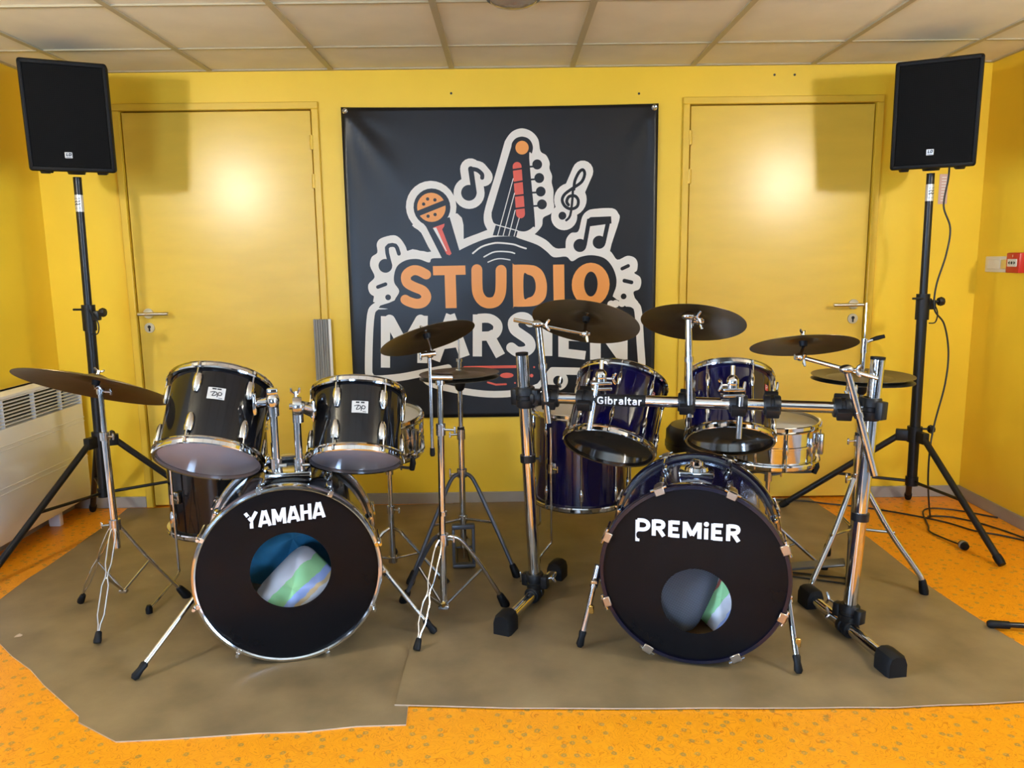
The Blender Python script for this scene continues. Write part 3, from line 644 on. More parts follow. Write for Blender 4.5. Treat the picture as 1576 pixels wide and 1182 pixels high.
('L','orange',3,[(-0.131,-0.018),(-0.131,-0.117),(-0.12,-0.157),(-0.098,-0.182),(-0.067,-0.19),(-0.035,-0.181),(-0.016,-0.153),(-0.008,-0.113),(-0.006,-0.023)],0.0564,1,'letter#U'),
('B','orange',3,[(0.054,-0.003),(0.064,0.005),(0.133,0.004),(0.178,-0.005),(0.212,-0.036),(0.23,-0.093),(0.226,-0.156),(0.203,-0.19),(0.16,-0.209),(0.062,-0.211),(0.055,-0.202)],'letter#D'),
('B','dark',4,[(0.111,-0.046),(0.132,-0.046),(0.158,-0.058),(0.171,-0.087),(0.171,-0.126),(0.157,-0.155),(0.134,-0.165),(0.111,-0.165)],'letter#D'),
('L','orange',3,[(0.292,-0.021),(0.294,-0.191)],0.0574,2,'letter#I'),
('D','orange',3,(0.458,-0.102),0.0983,0.1121,'letter#O'),
('D','dark',4,(0.459,-0.099),0.0353,0.0641,'letter#O'),
('L','cream',1,[(-0.548,-0.18),(-0.623,-0.188),(-0.668,-0.206),(-0.688,-0.243),(-0.702,-0.365),(-0.712,-0.527),(-0.707,-0.562),(-0.677,-0.583),(-0.549,-0.575),(-0.435,-0.555),(-0.293,-0.529)],0.0392,1,'logo_frame_print'),
('L','cream',1,[(-0.425,-0.576),(-0.381,-0.612),(-0.261,-0.645),(-0.124,-0.668),(-0.02,-0.673),(0.084,-0.664),(0.188,-0.634),(0.25,-0.596),(0.278,-0.569)],0.0359,1,'logo_frame_print'),
('D','cream',1,(0.287,-0.604),0.0522,0.0522,'logo_frame_print'),
('D','dark',2,(0.287,-0.604),0.0261,0.0261,'logo_frame_print'),
('L','cream',1,[(0.257,-0.551),(0.402,-0.556)],0.0392,1,'logo_frame_print'),
('P','cream',1,[(0.16,-0.64),(0.244,-0.537),(0.299,-0.538),(0.299,-0.642),(0.243,-0.641)],'logo_frame_print'),
('L','cream',1,[(0.565,-0.205),(0.65,-0.199),(0.688,-0.21),(0.707,-0.247),(0.721,-0.419),(0.729,-0.54),(0.706,-0.581),(0.568,-0.579),(0.402,-0.56)],0.0392,1,'logo_frame_print'),
('L','red',3,[(-0.206,-0.527),(0.064,-0.526)],0.0141,1,'red_splash_print'),
('D','red',3,(0.016,-0.572),0.0356,0.0141,'red_splash_print#2'),
('L','red',3,[(-0.085,-0.608),(-0.042,-0.621),(0.011,-0.619)],0.0099,1,'red_splash_print#3'),
('D','red',3,(0.161,-0.53),0.005,0.005,'red_dot_print#1110'),
('D','red',3,(0.147,-0.575),0.0091,0.0091,'red_dot_print#1095'),
('D','red',3,(0.059,-0.613),0.005,0.005,'red_dot_print#995'),
('D','red',3,(0.209,-0.531),0.0041,0.0041,'red_dot_print#1165'),
('L','cream',3,[(-0.613,-0.272),(-0.622,-0.502)],0.0481,2,'letter#M'),
('L','cream',3,[(-0.591,-0.272),(-0.517,-0.42)],0.0564,1,'letter#M'),
('L','cream',3,[(-0.43,-0.274),(-0.517,-0.42)],0.0564,1,'letter#M'),
('L','cream',3,[(-0.419,-0.274),(-0.427,-0.478)],0.053,2,'letter#M'),
('L','cream',3,[(-0.278,-0.271),(-0.353,-0.466)],0.0547,2,'letter#A'),
('L','cream',3,[(-0.27,-0.271),(-0.211,-0.448)],0.0547,2,'letter#A'),
('L','cream',3,[(-0.325,-0.409),(-0.238,-0.398)],0.0414,0,'letter#A'),
('L','cream',3,[(-0.133,-0.269),(-0.137,-0.449)],0.0481,2,'letter#R'),
('L','cream',3,[(-0.131,-0.27),(-0.071,-0.27),(-0.032,-0.296),(-0.029,-0.331),(-0.055,-0.359),(-0.125,-0.363)],0.0481,0,'letter#R'),
('L','cream',3,[(-0.072,-0.361),(-0.026,-0.448)],0.053,2,'letter#R'),
('L','cream',3,[(0.143,-0.292),(0.119,-0.27),(0.084,-0.268),(0.054,-0.29),(0.06,-0.33),(0.098,-0.36),(0.134,-0.388),(0.142,-0.423),(0.117,-0.445),(0.073,-0.447),(0.042,-0.425)],0.0541,1,'letter#S2'),
('L','cream',3,[(0.231,-0.276),(0.23,-0.449)],0.0541,2,'letter#I2'),
('L','cream',3,[(0.316,-0.289),(0.316,-0.454)],0.0541,2,'letter#E'),
('L','cream',3,[(0.315,-0.286),(0.416,-0.29)],0.0464,2,'letter#E'),
('L','cream',3,[(0.314,-0.367),(0.401,-0.374)],0.0464,2,'letter#E'),
('L','cream',3,[(0.314,-0.456),(0.412,-0.469)],0.0464,2,'letter#E'),
('L','cream',3,[(0.483,-0.297),(0.484,-0.471)],0.0563,2,'letter#N'),
('L','cream',3,[(0.494,-0.297),(0.619,-0.473)],0.0574,0,'letter#N'),
('L','cream',3,[(0.625,-0.299),(0.627,-0.473)],0.053,2,'letter#N'),
]
bf = Flat(lambda x, z, d: (x, -.0012 - d, z + BW))
for a in ART:
    bf.name = a[-1]
    if a[0] == 'P': bf.poly(a[1], a[2], a[3])
    elif a[0] == 'B': bf.blob(a[1], a[2], a[3])
    elif a[0] == 'L': bf.line(a[1], a[2], a[3], a[4], a[5])
    else: bf.disc(a[1], a[2], a[3], a[4], a[5])
bf.build({}, bn)

# ------------------------------------------------------------------ small things on the right wall and back wall
t = thing('light_switch', 'ivory double switch plate on the right side wall beside the red alarm', 'switch', (XR, 3.892, 1.25))
MB().rbox((-.006, 0, 0), (.012, .205, .078), .004, 2).build('plate', 'whiteplastic', t)
MB().rbox((-.013, .025, 0), (.008, .105, .046), .002, 1).build('rocker', 'whiteplastic', t)
MB().rbox((-.0135, -.055, 0), (.006, .05, .046), .002, 1).build('socket_insert', 'steel', t)
t = thing('fire_alarm', 'red square fire alarm call point at the right edge of the photo', 'alarm', (XR, 3.735, 1.258))
MB().rbox((-.02, 0, 0), (.04, .10, .096), .006, 2).build('housing', 'redplastic', t)
MB().rbox((-.041, 0, .0), (.004, .070, .036), .002, 1).build('break_panel', 'whiteplastic', t)
al = Flat(lambda x, z, d: (-.0432 - d, -x, z))
al.disc('blackink', 1, (0, 0), .007); al.poly('blackink', 1, [(-.028, 0), (-.014, .009), (-.014, -.009)]); al.poly('blackink', 1, [(.028, 0), (.014, -.009), (.014, .009)])
al.build({'blackink': 'press_symbol'}, t)
al2 = Flat(lambda x, z, d: (-.0402 - d, -x, z)); al2.line('ink', 1, [(0, .027), (0, .038)], .004, 0); al2.build({'ink': 'mark'}, t)
t = thing('wall_notice', 'narrow pale pink notice strip stuck on the wall behind the right speaker cable', 'notice', (2.238, YB, 1.632))
MB().rbox((0, -.002, 0), (.046, .004, .150), .0015, 1).build('strip', 'pinktag', t)
wf = Flat(lambda x, z, d: (x, -.0042 - d, z))
for k in range(9): wf.line('ink', 1, [(-.012, .058 - k * .0145), (.012, .058 - k * .0145)], .004, 0)
wf.build({'ink': 'printed_lines'}, t)

# ================================================================== loudspeakers on tripod stands
def speaker(label, loc, yaw, pitch):
    """local: base centre at origin, front faces -Y"""
    Mx = Matrix.Translation(loc) @ Matrix.Rotation(yaw, 4, 'Z') @ Matrix.Rotation(pitch, 4, 'X')
    t = thing('loudspeaker', label, 'speaker', Mx=Mx, group='black loudspeakers on tripod stands')
    w, h, d, wb_ = .335, .455, .30, .20
    bm = bmesh.new()
    lo = [bm.verts.new(p) for p in ((-w / 2, -.16, 0), (w / 2, -.16, 0), (w / 2, -.02, 0), (wb_ / 2, .14, 0), (-wb_ / 2, .14, 0), (-w / 2, -.02, 0))]
    hi = [bm.verts.new((v.co.x, v.co.y, h)) for v in lo]
    bm.faces.new(lo[::-1]); bm.faces.new(hi)
    for i in range(6): bm.faces.new((lo[i], lo[(i + 1) % 6], hi[(i + 1) % 6], hi[i]))
    bmesh.ops.bevel(bm, geom=bm.edges[:], offset=.012, segments=3, profile=.5, affect='EDGES'); bm.verts.index_update()
    b = MB().add([v.co.copy() for v in bm.verts], [[v.index for v in f.verts] for f in bm.faces]); bm.free()
    b.build('cabinet', 'cabinet', t)
    fr = MB()
    for a, c, e, f in ((-w / 2 + .004, w / 2 - .004, .004, .020), (-w / 2 + .004, w / 2 - .004, h - .020, h - .004), (-w / 2 + .004, -w / 2 + .018, .004, h - .004), (w / 2 - .018, w / 2 - .004, .004, h - .004)):
        fr.rbox(((a + c) / 2, -.160, (e + f) / 2), (c - a, .014, f - e), .004, 2)
    fr.build('front_frame', 'cabinet', t)
    MB().rbox((0, -.160, h / 2), (w - .034, .006, h - .038), .002, 1).build('grille', 'grille', t)
    bd = MB().rbox((-.012, -.165, .070), (.030, .006, .026), .002, 1).build('badge', 'badge', t)
    lf = Flat(lambda x, z, d: (x - .012, -.1682 - d, z + .070)); write(lf, 'blackink', 1, 'LD', -.0095, -.003, .010, .012, .0034, slant=.2)
    lf.line('blackink', 1, [(-.010, -.009), (.010, -.009)], .0018, 0)
    lf.build({'blackink': 'badge_lettering'}, bd)
    for sx in (-.11, .11):
        for yy in (-.125, -.01): MB().lathe([(0, -.010), (.018, -.010), (.022, 0), (0, .001)], 16, Matrix.Translation((sx, yy, 0))).build('foot', 'rubber', t)
    MB().lathe([(.0, -.014), (.034, -.014), (.04, .002), (0, .003)], 24).build('pole_cup', 'plastic', t)
    return t
speaker('black loudspeaker at top left, on the stand near the radiator corner', (-1.953, 3.66, 1.725), math.radians(24), math.radians(7))
speaker('black loudspeaker at top right, with a cable hanging from it', (1.944, 3.66, 1.695), math.radians(-27), math.radians(7))

def speaker_stand(label, base, top, zhub, zlow, feet, knob_side):
    """base: point on the floor below the pole; top: pole top; feet: three points on the floor"""
    t = thing('speaker_stand', label, 'speaker stand', base, group='black tripod speaker stands'); o3 = Vector(base)
    ax = (Vector(top) - Vector(base)).normalized(); at = lambda z: Vector(base) + ax * (z / ax.z)
    MB().cyl(at(zlow), at(1.09), .0235, n=18).build('lower_pole', 'blackmetal', t, o3)
    MB().cyl(at(1.05), at(top[2] - .016), .0175, n=18).build('upper_pole', 'blackmetal', t, o3)
    k = knob_side
    c = MB(); c.cyl(at(1.00), at(1.12), .030, n=20); c.rbox(at(1.07) + Vector((k * .035, -.005, 0)), (.04, .03, .045), .005, 2)
    c.build('height_collar', 'plastic', t, o3)
    kn = MB(); kn.cyl(at(1.085) + Vector((k * .03, -.01, 0)), at(1.085) + Vector((k * .085, -.02, 0)), .006, n=10)
    kn.lathe([(0, -.012), (.018, -.012), (.022, 0), (.018, .012), (0, .012)], 8, Matrix.Translation(at(1.085) + Vector((k * .075, -.018, 0))) @ Matrix.Rotation(PI / 2, 4, 'Y'))
    kn.build('clamp_knob', 'plastic', t, o3)
    pn = MB(); pn.cyl(at(1.10) + Vector((-k * .06, -.02, 0)), at(1.10) + Vector((k * .01, -.025, 0)), .005, n=8)
    pn.tube(smooth_path([at(1.10) + Vector((k * .02, -.03, 0)), at(1.04) + Vector((k * .055, -.03, 0)), at(.99) + Vector((k * .05, -.028, 0)), at(.985) + Vector((k * .02, -.028, 0))], 5), .003, 6)
    pn.build('safety_pin', 'plastic', t, o3)
    hb = MB(); hb.cyl(at(zhub - .03), at(zhub + .045), .034, n=20)
    for f in feet:
        dr = (Vector(f) - Vector(base)); dr.z = 0; dr.normalize(); hb.rbox((0, 0, 0), (.075, .034, .055), .005, 2, Matrix.Translation(at(zhub) + dr * .045) @ Matrix.Rotation(math.atan2(dr.y, dr.x), 4, 'Z'))
    hb.build('tripod_hub', 'plastic', t, o3)
    k2 = MB(); k2.cyl(at(zhub + .035), at(zhub + .035) + Vector((.07, -.02, 0)), .005, n=8)
    k2.lathe([(0, -.014), (.017, -.012), (.022, 0), (.017, .012), (0, .014)], 7, Matrix.Translation(at(zhub + .035) + Vector((.068, -.02, 0))) @ Matrix.Rotation(PI / 2, 4, 'Y'))
    k2.build('hub_knob', 'plastic', t, o3)
    lw = MB(); lw.cyl(at(zlow - .012), at(zlow + .03), .029, n=18)
    lw.build('lower_bracket', 'plastic', t, o3)
    for f in feet:
        f = Vector(f); dr = (f - Vector(base)); dr.z = 0; dr.normalize()
        a = at(zhub - .005) + dr * .07; b_ = f + Vector((0, 0, .016)); e = a.lerp(b_, .94)
        MB().cyl(a, b_, .0150, n=14).build('leg', 'blackmetal', t, o3)
        ft = MB(); ft.tube([e, a.lerp(b_, .97), b_ + (b_ - a).normalized() * .004], [.018, .019, .016], 14); ft.build('rubber_foot', 'rubber', t, o3)
        MB().cyl(at(zlow + .008) + dr * .02, a.lerp(b_, .52), .0075, n=10).build('brace', 'blackmetal', t, o3)
    lab = MB(); lab.tube([at(1.545), at(1.62)], .0181, 18, cap=False); lab.build('paper_label', 'badge', t, o3)
    lp = Flat(lambda x, z, d: tuple(at(z) + Vector((math.sin(x / .0182) * (.0183 + d), -math.cos(x / .0182) * (.0183 + d), 0)) - o3))
    for zz, ww in ((1.603, .004), (1.590, .008), (1.578, .010), (1.560, .003)):
        for q in range(6): lp.line('blackink', 1, [(-.012 + q * .0042, zz + .003 * ((q * 7) % 3 - 1)), (-.009 + q * .0042, zz)], ww * .5, 0)
    lp.build({'blackink': 'label_print'}, t)
    return t
speaker_stand('black tripod speaker stand beside the white wall heater', (-1.975, 3.66, 0), (-1.953, 3.66, 1.715), .47, .205,
              [(-2.16, 3.02, 0), (-2.23, 4.01, 0), (-1.48, 3.88, 0)], 1)
speaker_stand('black tripod speaker stand standing in the right corner of the room', (1.958, 3.66, 0), (1.944, 3.66, 1.685), .44, .205,
              [(2.058, 3.095, 0), (1.415, 3.915, 0), (2.135, 4.02, 0)], 1)

# ================================================================== drums
RX = Matrix.Rotation(-PI / 2, 4, 'X')
def ring(mb, r0, r1, z0, z1, n=48, Mx=None): return mb.lathe([(r0, z0), (r1, z0), (r1, z1), (r0, z1)], n, Mx, closed=True)
def hoop_prof(R, z, s):
    """flanged metal hoop around a drum of radius R whose edge is at z; s = +1 top, -1 bottom"""
    return [(R + .003, z - s * .004), (R + .016, z - s * .006), (R + .018, z - s * .001), (R + .008, z + s * .002), (R + .008, z + s * .015), (R + .013, z + s * .017), (R + .011, z + s * .020), (R + .004, z + s * .018)]
def drum(name, label, Mx, R, L, shell, nl, top_head, bot_head, group=None, phase=0.0, lug='bullet', hoopmat='chrome', lugz=.062, cat='drum'):
    t = thing(name, label, cat, Mx=Mx, group=group); h = L / 2
    MB().lathe([(R, -h), (R, h), (R - .007, h), (R - .007, -h)], 64, closed=True).build('shell', shell, t)
    MB().lathe(hoop_prof(R, h - .006, 1), 64, closed=True).build('top_hoop', hoopmat, t)
    MB().lathe(hoop_prof(R, -h + .006, -1), 64, closed=True).build('bottom_hoop', hoopmat, t)
    MB().lathe([(0, h + .002), (R - .004, h + .002), (R + .005, h - .004)], 64).build('top_head', top_head, t)
    MB().lathe([(0, -h - .002), (R - .004, -h - .002), (R + .005, -h + .004)], 64).build('bottom_head', bot_head, t)
    lug0 = rod0 = None
    for s in (1, -1):
        for k in range(nl):
            a = phase + 2 * PI * k / nl
            Ml = Matrix.Rotation(a, 4, 'Z') @ (Matrix.Identity(4) if s > 0 else Matrix.Rotation(PI, 4, 'X'))
            if lug0 is None:
                m = MB()
                if lug == 'bullet': m.lathe([(0, -.036), (.005, -.034), (.0095, -.022), (.0115, -.004), (.0115, .016), (.0095, .030), (0, .031)], 14, Matrix.Translation((R + .004, 0, h - lugz)) @ Matrix.Diagonal((.95, 1.32, 1, 1)))
                else:
                    m.lathe([(0, -.034), (.004, -.030), (.0085, -.010), (.0095, .004), (.006, .020), (.004, .034), (0, .035)], 12, Matrix.Translation((R + .006, 0, h - lugz)))
                    m.cyl((R + .006, 0, h - lugz), (R + .006, 0, .0), .0042, n=8)
                lug0 = m.build('lug', 'chrome', t); rod0 = MB().cyl((R + .0125, 0, h - lugz + .02), (R + .0125, 0, h + .004), .003, n=8)
                rod0.cyl((R + .0125, 0, h - .002), (R + .0125, 0, h + .009), .0048, n=8); rod0 = rod0.build('tension_rod', 'chrome', t)
                lug0.matrix_local = Ml; rod0.matrix_local = Ml
            else: copy_part(lug0, t, Ml); copy_part(rod0, t, Ml)
    return t
def badge(t, R, w, h, ang, z, m, kind):
    """plate curved to the shell, at angle ang (0 = towards local -Y)"""
    pt = lambda u, v, d: ((R + d) * math.sin(ang + u / R), -(R + d) * math.cos(ang + u / R), z + v)
    vs = [pt(-w / 2 + w * i / 6, -h / 2 + h * j, .0015) for j in (0, 1) for i in range(7)]
    b = MB().add(vs, [(i, i + 1, i + 8, i + 7) for i in range(6)]).build('badge', m, t)
    f = Flat(lambda x, y_, d: pt(x * 1.3, y_ * 1.3, .0016 + d) if kind == 'script' else pt(x, y_, .0016 + d))
    if kind == 'script':
        f.line('blackink', 1, [(-.011, .012), (.011, .012)], .004, 0)
        f.line('blackink', 1, [(-.014, .002), (-.004, .004), (.002, .0), (-.002, -.006), (-.009, -.007), (-.004, .003)], .0022)
        f.line('blackink', 1, [(.003, -.010), (.006, .003), (.013, .001), (.011, -.005), (.005, -.004)], .0022)
        f.line('blackink', 1, [(.007, -.013), (.016, -.013)], .0015, 0)
        f.build({'blackink': 'badge_print'}, b)
    else:
        f.line('ink', 1, [(-.005, -.009), (-.005, .009), (.003, .008), (.004, .002), (-.004, .0)], .0028); f.build({'ink': 'badge_print'}, b)
    return b

G1, G2 = 'drums of the black kit', 'drums of the blue kit'
A_tl = axis_matrix((-1.015, 2.64, .762), (.009, .58, .815), (.35, -1, 0))
tomL = drum('tom_drum', 'larger black rack tom of the left kit, tilted with its grey bottom head showing', A_tl, .165, .268, 'piano', 6, 'whitehead', 'greyhead', G1, phase=-PI / 2 - .50)
badge(tomL, .165, .055, .042, -.10, .035, 'badge', 'script')
A_tr = axis_matrix((-.535, 2.68, .733), (-.014, .496, .868), (.2, -1, 0))
tomR = drum('tom_drum', 'smaller black rack tom of the left kit, beside the centre cymbal stands', A_tr, .152, .238, 'piano', 6, 'whitehead', 'greyhead', G1, phase=-PI / 2 - .5)
badge(tomR, .152, .054, .042, .02, .020, 'badge', 'script')
A_pl = axis_matrix((.416, 2.98, .704), (.259, .529, .808), (-.15, -1, 0))
ptL = drum('tom_drum', 'deep blue rack tom tilted behind the lettered bar of the rack', A_pl, .165, .275, 'navy', 8, 'whitehead', 'smokehead', G2, phase=-PI / 2 - .12, lug='leaf')
badge(ptL, .165, .022, .026, .78, .06, 'redplastic', 'p')
A_pr = axis_matrix((.843, 2.92, .733), (.12, .519, .846), (-.3, -1, 0))
ptR = drum('tom_drum', 'smaller deep blue rack tom above the chrome snare drum', A_pr, .152, .250, 'navy', 6, 'whitehead', 'smokehead', G2, phase=-PI / 2 - .5, lug='leaf')
badge(ptR, .152, .022, .026, 1.05, .05, 'redplastic', 'p'); badge(ptR, .152, .022, .026, -1.05, .05, 'redplastic', 'p')

def tom_leg(t, a, R, z0, foot, zb, knee=.05):
    """leg of a floor tom: rod clamped to the shell, kicked out at the foot (local coordinates, floor at z0)"""
    ca, sa = math.cos(a), math.sin(a); x, y_ = (R + .028) * ca, (R + .028) * sa
    fx_, fy_ = foot
    lg = MB().tube(smooth_path([(x, y_, zb + .20), (x, y_, zb), (x, y_, z0 + knee + .06), (x, y_, z0 + knee + .015), (x + (fx_ - x) * .25, y_ + (fy_ - y_) * .25, z0 + knee - .004), (fx_, fy_, z0 + .014)], 5), .0052, 10).build('leg', 'chrome', t)
    MB().lathe([(0, 0), (.012, 0), (.013, .018), (.008, .032), (0, .033)], 12, Matrix.Translation((fx_, fy_, z0))).build('rubber_foot', 'rubber', lg)
    br = MB(); br.rbox((0, 0, 0), (.018, .030, .050), .005, 2, Matrix.Translation(((R + .010) * ca, (R + .010) * sa, zb + .02)) @ Matrix.Rotation(a, 4, 'Z'))
    br.cyl((x, y_, zb), (x, y_, zb + .04), .010, n=12)
    br.cyl((x, y_, zb + .02), (x + .03 * -sa, y_ + .03 * ca, zb + .02), .004, n=8); br.rbox((x - .033 * sa, y_ + .033 * ca, zb + .02), (.005, .005, .03), .002, 1)
    br.build('leg_bracket', 'chrome', t)
ft1 = drum('floor_tom', 'black floor tom standing behind the left rack tom', Matrix.Translation((-1.235, 3.21, .415)), .203, .41, 'piano', 6, 'whitehead', 'whitehead', G1, phase=-PI / 2 + .25)
tom_leg(ft1, math.radians(-120), .203, -.412 + .0, (-.134, -.437), -.06)
tom_leg(ft1, math.radians(0), .203, -.412, (.29, .02), -.06); tom_leg(ft1, math.radians(120), .203, -.412, (-.15, .26), -.06)
ft2 = drum('floor_tom', 'deep blue floor tom behind the left post of the rack', Matrix.Translation((.318, 3.40, .442)), .205, .40, 'navy', 8, 'whitehead', 'whitehead', G2, phase=-PI / 2 - .08, lug='leaf')
tom_leg(ft2, math.radians(-128), .205, -.436, (-.205, -.20), -.04, .075); tom_leg(ft2, math.radians(140), .205, -.436, (-.205, .22), -.04); tom_leg(ft2, math.radians(10), .205, -.436, (.30, .06), -.04)

def snare(label, loc, R, L, tilt, group, ph):
    Mx = Matrix.Translation(loc) @ Matrix.Rotation(tilt, 4, 'X')
    t = drum('snare_drum', label, Mx, R, L, 'chrome', 10, 'whitehead', 'smokehead', group, phase=ph, lug='tube', lugz=L / 2 - .002)
    m = MB(); m.lathe([(R, -.006), (R + .004, -.004), (R + .004, .004), (R, .006)], 64); m.build('centre_bead', 'chrome', t)
    st = MB(); st.rbox((R + .016, 0, .0), (.022, .026, .085), .004, 2, Matrix.Rotation(-.5, 4, 'Z')); st.build('strainer', 'chrome2', t)
    return t
snare('chrome snare drum half hidden behind the smaller black rack tom', (-.545, 3.10, .615), .180, .140, .10, G1, .12)
snare('chrome snare drum beside the right hi hat stand', (1.062, 3.10, .570), .180, .150, .03, G2, -.30)

# ------------------------------------------------------------------ bass drums (local: front hoop plane at y = 0, floor at z = 0)
def bass_drum(label, loc, yaw, R, zc, L, shell, hoopm, group, hole, claws_front, claw_style):
    Mx = Matrix.Translation(loc) @ Matrix.Rotation(yaw, 4, 'Z')
    t = thing('bass_drum', label, 'drum', Mx=Mx, group=group)
    C = Matrix.Translation((0, 0, zc)) @ RX
    Rs = R - .020
    MB().lathe([(Rs, .022), (Rs, L - .022), (Rs - .008, L - .022), (Rs - .008, .022)], 72, C, closed=True).build('shell', shell, t)
    MB().lathe([(Rs - .0085, .024), (Rs - .0085, L - .024)], 72, C).build('inner_ply', 'wood', t)
    prof = lambda y0, y1: [(R - .013, y0), (R - .003, y0), (R, y0 + .004), (R, y1 - .004), (R - .003, y1), (R - .013, y1)]
    fh = MB().lathe(prof(0, .040), 80, C, closed=True).build('front_hoop', hoopm, t)
    bh = MB().lathe(prof(L - .040, L), 80, C, closed=True).build('back_hoop', hoopm, t)
    if claw_style == 'block':
        for y0 in (L - .030,): MB().lathe([(R + .0004, y0), (R + .0012, y0 + .001), (R + .0012, y0 + .011), (R + .0004, y0 + .012)], 80, C, closed=True).build('hoop_inlay', 'chrome', bh)
        MB().lathe([(R - .012, L - .0405), (R - .004, L - .0415), (R - .004, L - .0395)], 80, C, closed=True).build('hoop_inlay', 'chrome', bh)
    else:
        MB().lathe([(R - .0135, -.001), (R - .009, -.004), (R - .002, -.002), (R + .001, .006), (R + .001, .010), (R - .010, .010)], 80, C, closed=True).build('hoop_lip', 'chrome', fh)
    hx, hz, hr = hole; n = 72; vs = []; fs = []
    for k in range(n):
        a = 2 * PI * k / n; vs.append((hx + hr * math.cos(a), .010, zc + hz + hr * math.sin(a)))
    for k in range(n):
        a = 2 * PI * k / n; vs.append(((R - .012) * math.cos(a), .010, zc + (R - .012) * math.sin(a)))
    fs = [(k, (k + 1) % n, n + (k + 1) % n, n + k) for k in range(n)]
    hd = MB().add(vs, fs).build('front_head', 'blackhead', t)
    MB().lathe([(0, L - .012), (R - .012, L - .012)], 64, C).build('back_head', 'whitehead', t)
    c0 = r0 = l0 = None
    for side in (0, 1):
        for a in claws_front:
            Ml = C @ Matrix.Rotation(a, 4, 'Z') @ (Matrix.Identity(4) if side == 0 else (Matrix.Translation((0, 0, L)) @ Matrix.Rotation(PI, 4, 'X')))
            if side == 1: Ml = C @ Matrix.Translation((0, 0, L)) @ Matrix.Rotation(PI, 4, 'X') @ Matrix.Rotation(-a, 4, 'Z')
            if c0 is None:
                m = MB()
                if claw_style == 'block':
                    m.rbox((R - .004, 0, -.004), (.026, .032, .006), .002, 1); m.rbox((R + .006, 0, .018), (.008, .030, .050), .003, 1); m.rbox((R + .004, 0, .044), (.014, .018, .012), .003, 1)
                    c0 = m.build('claw', 'tarnish', t)
                    m = MB(); m.cyl((R + .004, 0, .02), (R + .004, 0, .135), .0035, n=8); m.cyl((R + .004, -.026, .0), (R + .004, .026, .0), .0045, n=8)
                else:
                    m.rbox((R - .006, 0, -.003), (.014, .016, .004), .0015, 1); m.rbox((R + .003, 0, .012), (.006, .016, .034), .002, 1); m.cyl((R + .006, 0, .006), (R + .006, 0, .034), .006, n=10)
                    c0 = m.build('claw', 'chrome', t)
                    m = MB(); m.cyl((R + .006, 0, -.012), (R + .006, 0, .13), .0032, n=8); m.cyl((R + .006, 0, -.016), (R + .006, 0, -.006), .0055, n=8)
                r0 = m.build('tension_rod', 'chrome', t)
                m = MB(); m.lathe([(0, -.030), (.007, -.026), (.011, -.008), (.011, .012), (.008, .028), (0, .030)], 12, Matrix.Translation((Rs + .007, 0, .135)))
                l0 = m.build('lug', 'chrome', t)
                for o in (c0, r0, l0): o.matrix_local = Ml
            else:
                for o in (c0, r0, l0): copy_part(o, t, Ml)
    return t, hd, Mx
cl = [math.radians(x) for x in (22, 62, 118, 158, 202, 248, 292, 338)]
by, by_head, MY = bass_drum('black bass drum with white lettering on its front head, left kit', (-.720, 2.395, .004), math.radians(13.0), .299, .301, .44, 'piano', 'chrome2', G1, (.006, .012, .127), [c + .12 for c in cl], 'metal')
bp_, bp_head, MP = bass_drum('deep blue bass drum with white lettering on its front head, right kit', (.572, 2.322, .008), math.radians(-14.5), .297, .303, .44, 'navy', 'navyhoop', G2, (.010, -.087, .109), cl, 'block')
f = Flat(lambda x, z, d: (x, .0094 - d, z))
write(f, 'ink', 1, 'YAMAHA', -.123, .464, .120, .053, .0108, gap=.13, slope=.075)
f.line('blackhead', 2, [(-.122, .470), (-.112, .486)], .007); f.line('blackhead', 2, [(-.118, .500), (-.112, .505)], .005)
f.build({'ink': 'white_lettering', 'blackhead': 'worn_patch'}, by_head)
f = Flat(lambda x, z, d: (x, .0094 - d, z))
write(f, 'ink', 1, 'PREMiER', -.184, .425, .140, .053, .0128, gap=.10)
f.disc('blackhead', 2, (-.172, .424), .0080, .012)
f.build({'ink': 'white_lettering', 'blackhead': 'worn_patch'}, bp_head)
def spur(t, a, foot, r, clampz=None, m='chrome'):
    a, fo = Vector(a), Vector(foot); e = fo + Vector((0, 0, .010)); d = (e - a).normalized()
    s = MB().cyl(a - d * .02, e - d * .03, r, n=12).build('spur_leg', m, t)
    MB().tube([e - d * .055, e - d * .048, e - d * .03, e - d * .006, e + d * .004], [.0085, .013, .011, .014, .008], 12).build('rubber_foot', 'rubber', s)
    bk = MB(); bk.cyl(a - d * .045, a + d * .03, .0135, n=14); bk.cyl(a, a + Vector((0, -.035, 0)), .006, n=8); bk.rbox(a + Vector((0, -.036, 0)), (.024, .006, .012), .002, 1)
    bk.build('spur_bracket', 'chrome2', t)
    if clampz:
        tgt = Vector((math.copysign(.255, a.x), a.y + .02, a.z + .03)); MB().cyl(a - d * .03, tgt, .011, n=12).build('spur_mount', 'tarnish', t)
        q = a.lerp(e, clampz); MB().rbox(q + Vector((.010, -.004, 0)), (.018, .012, .030), .003, 1).build('wing_screw', 'gold', s)
LY = MY.inverted(); LP = MP.inverted()
spur(by, LY @ Vector((-1.045, 2.50, .225)), LY @ Vector((-1.197, 2.288, .004)), .0085)
spur(by, LY @ Vector((-.462, 2.64, .225)), LY @ Vector((-.272, 2.56, .008)), .0085)
spur(bp_, LP @ Vector((.282, 2.475, .245)), LP @ Vector((.226, 2.447, .008)), .0095, .45)
spur(bp_, LP @ Vector((.886, 2.36, .235)), LP @ Vector((.894, 2.256, .008)), .0095, .62)
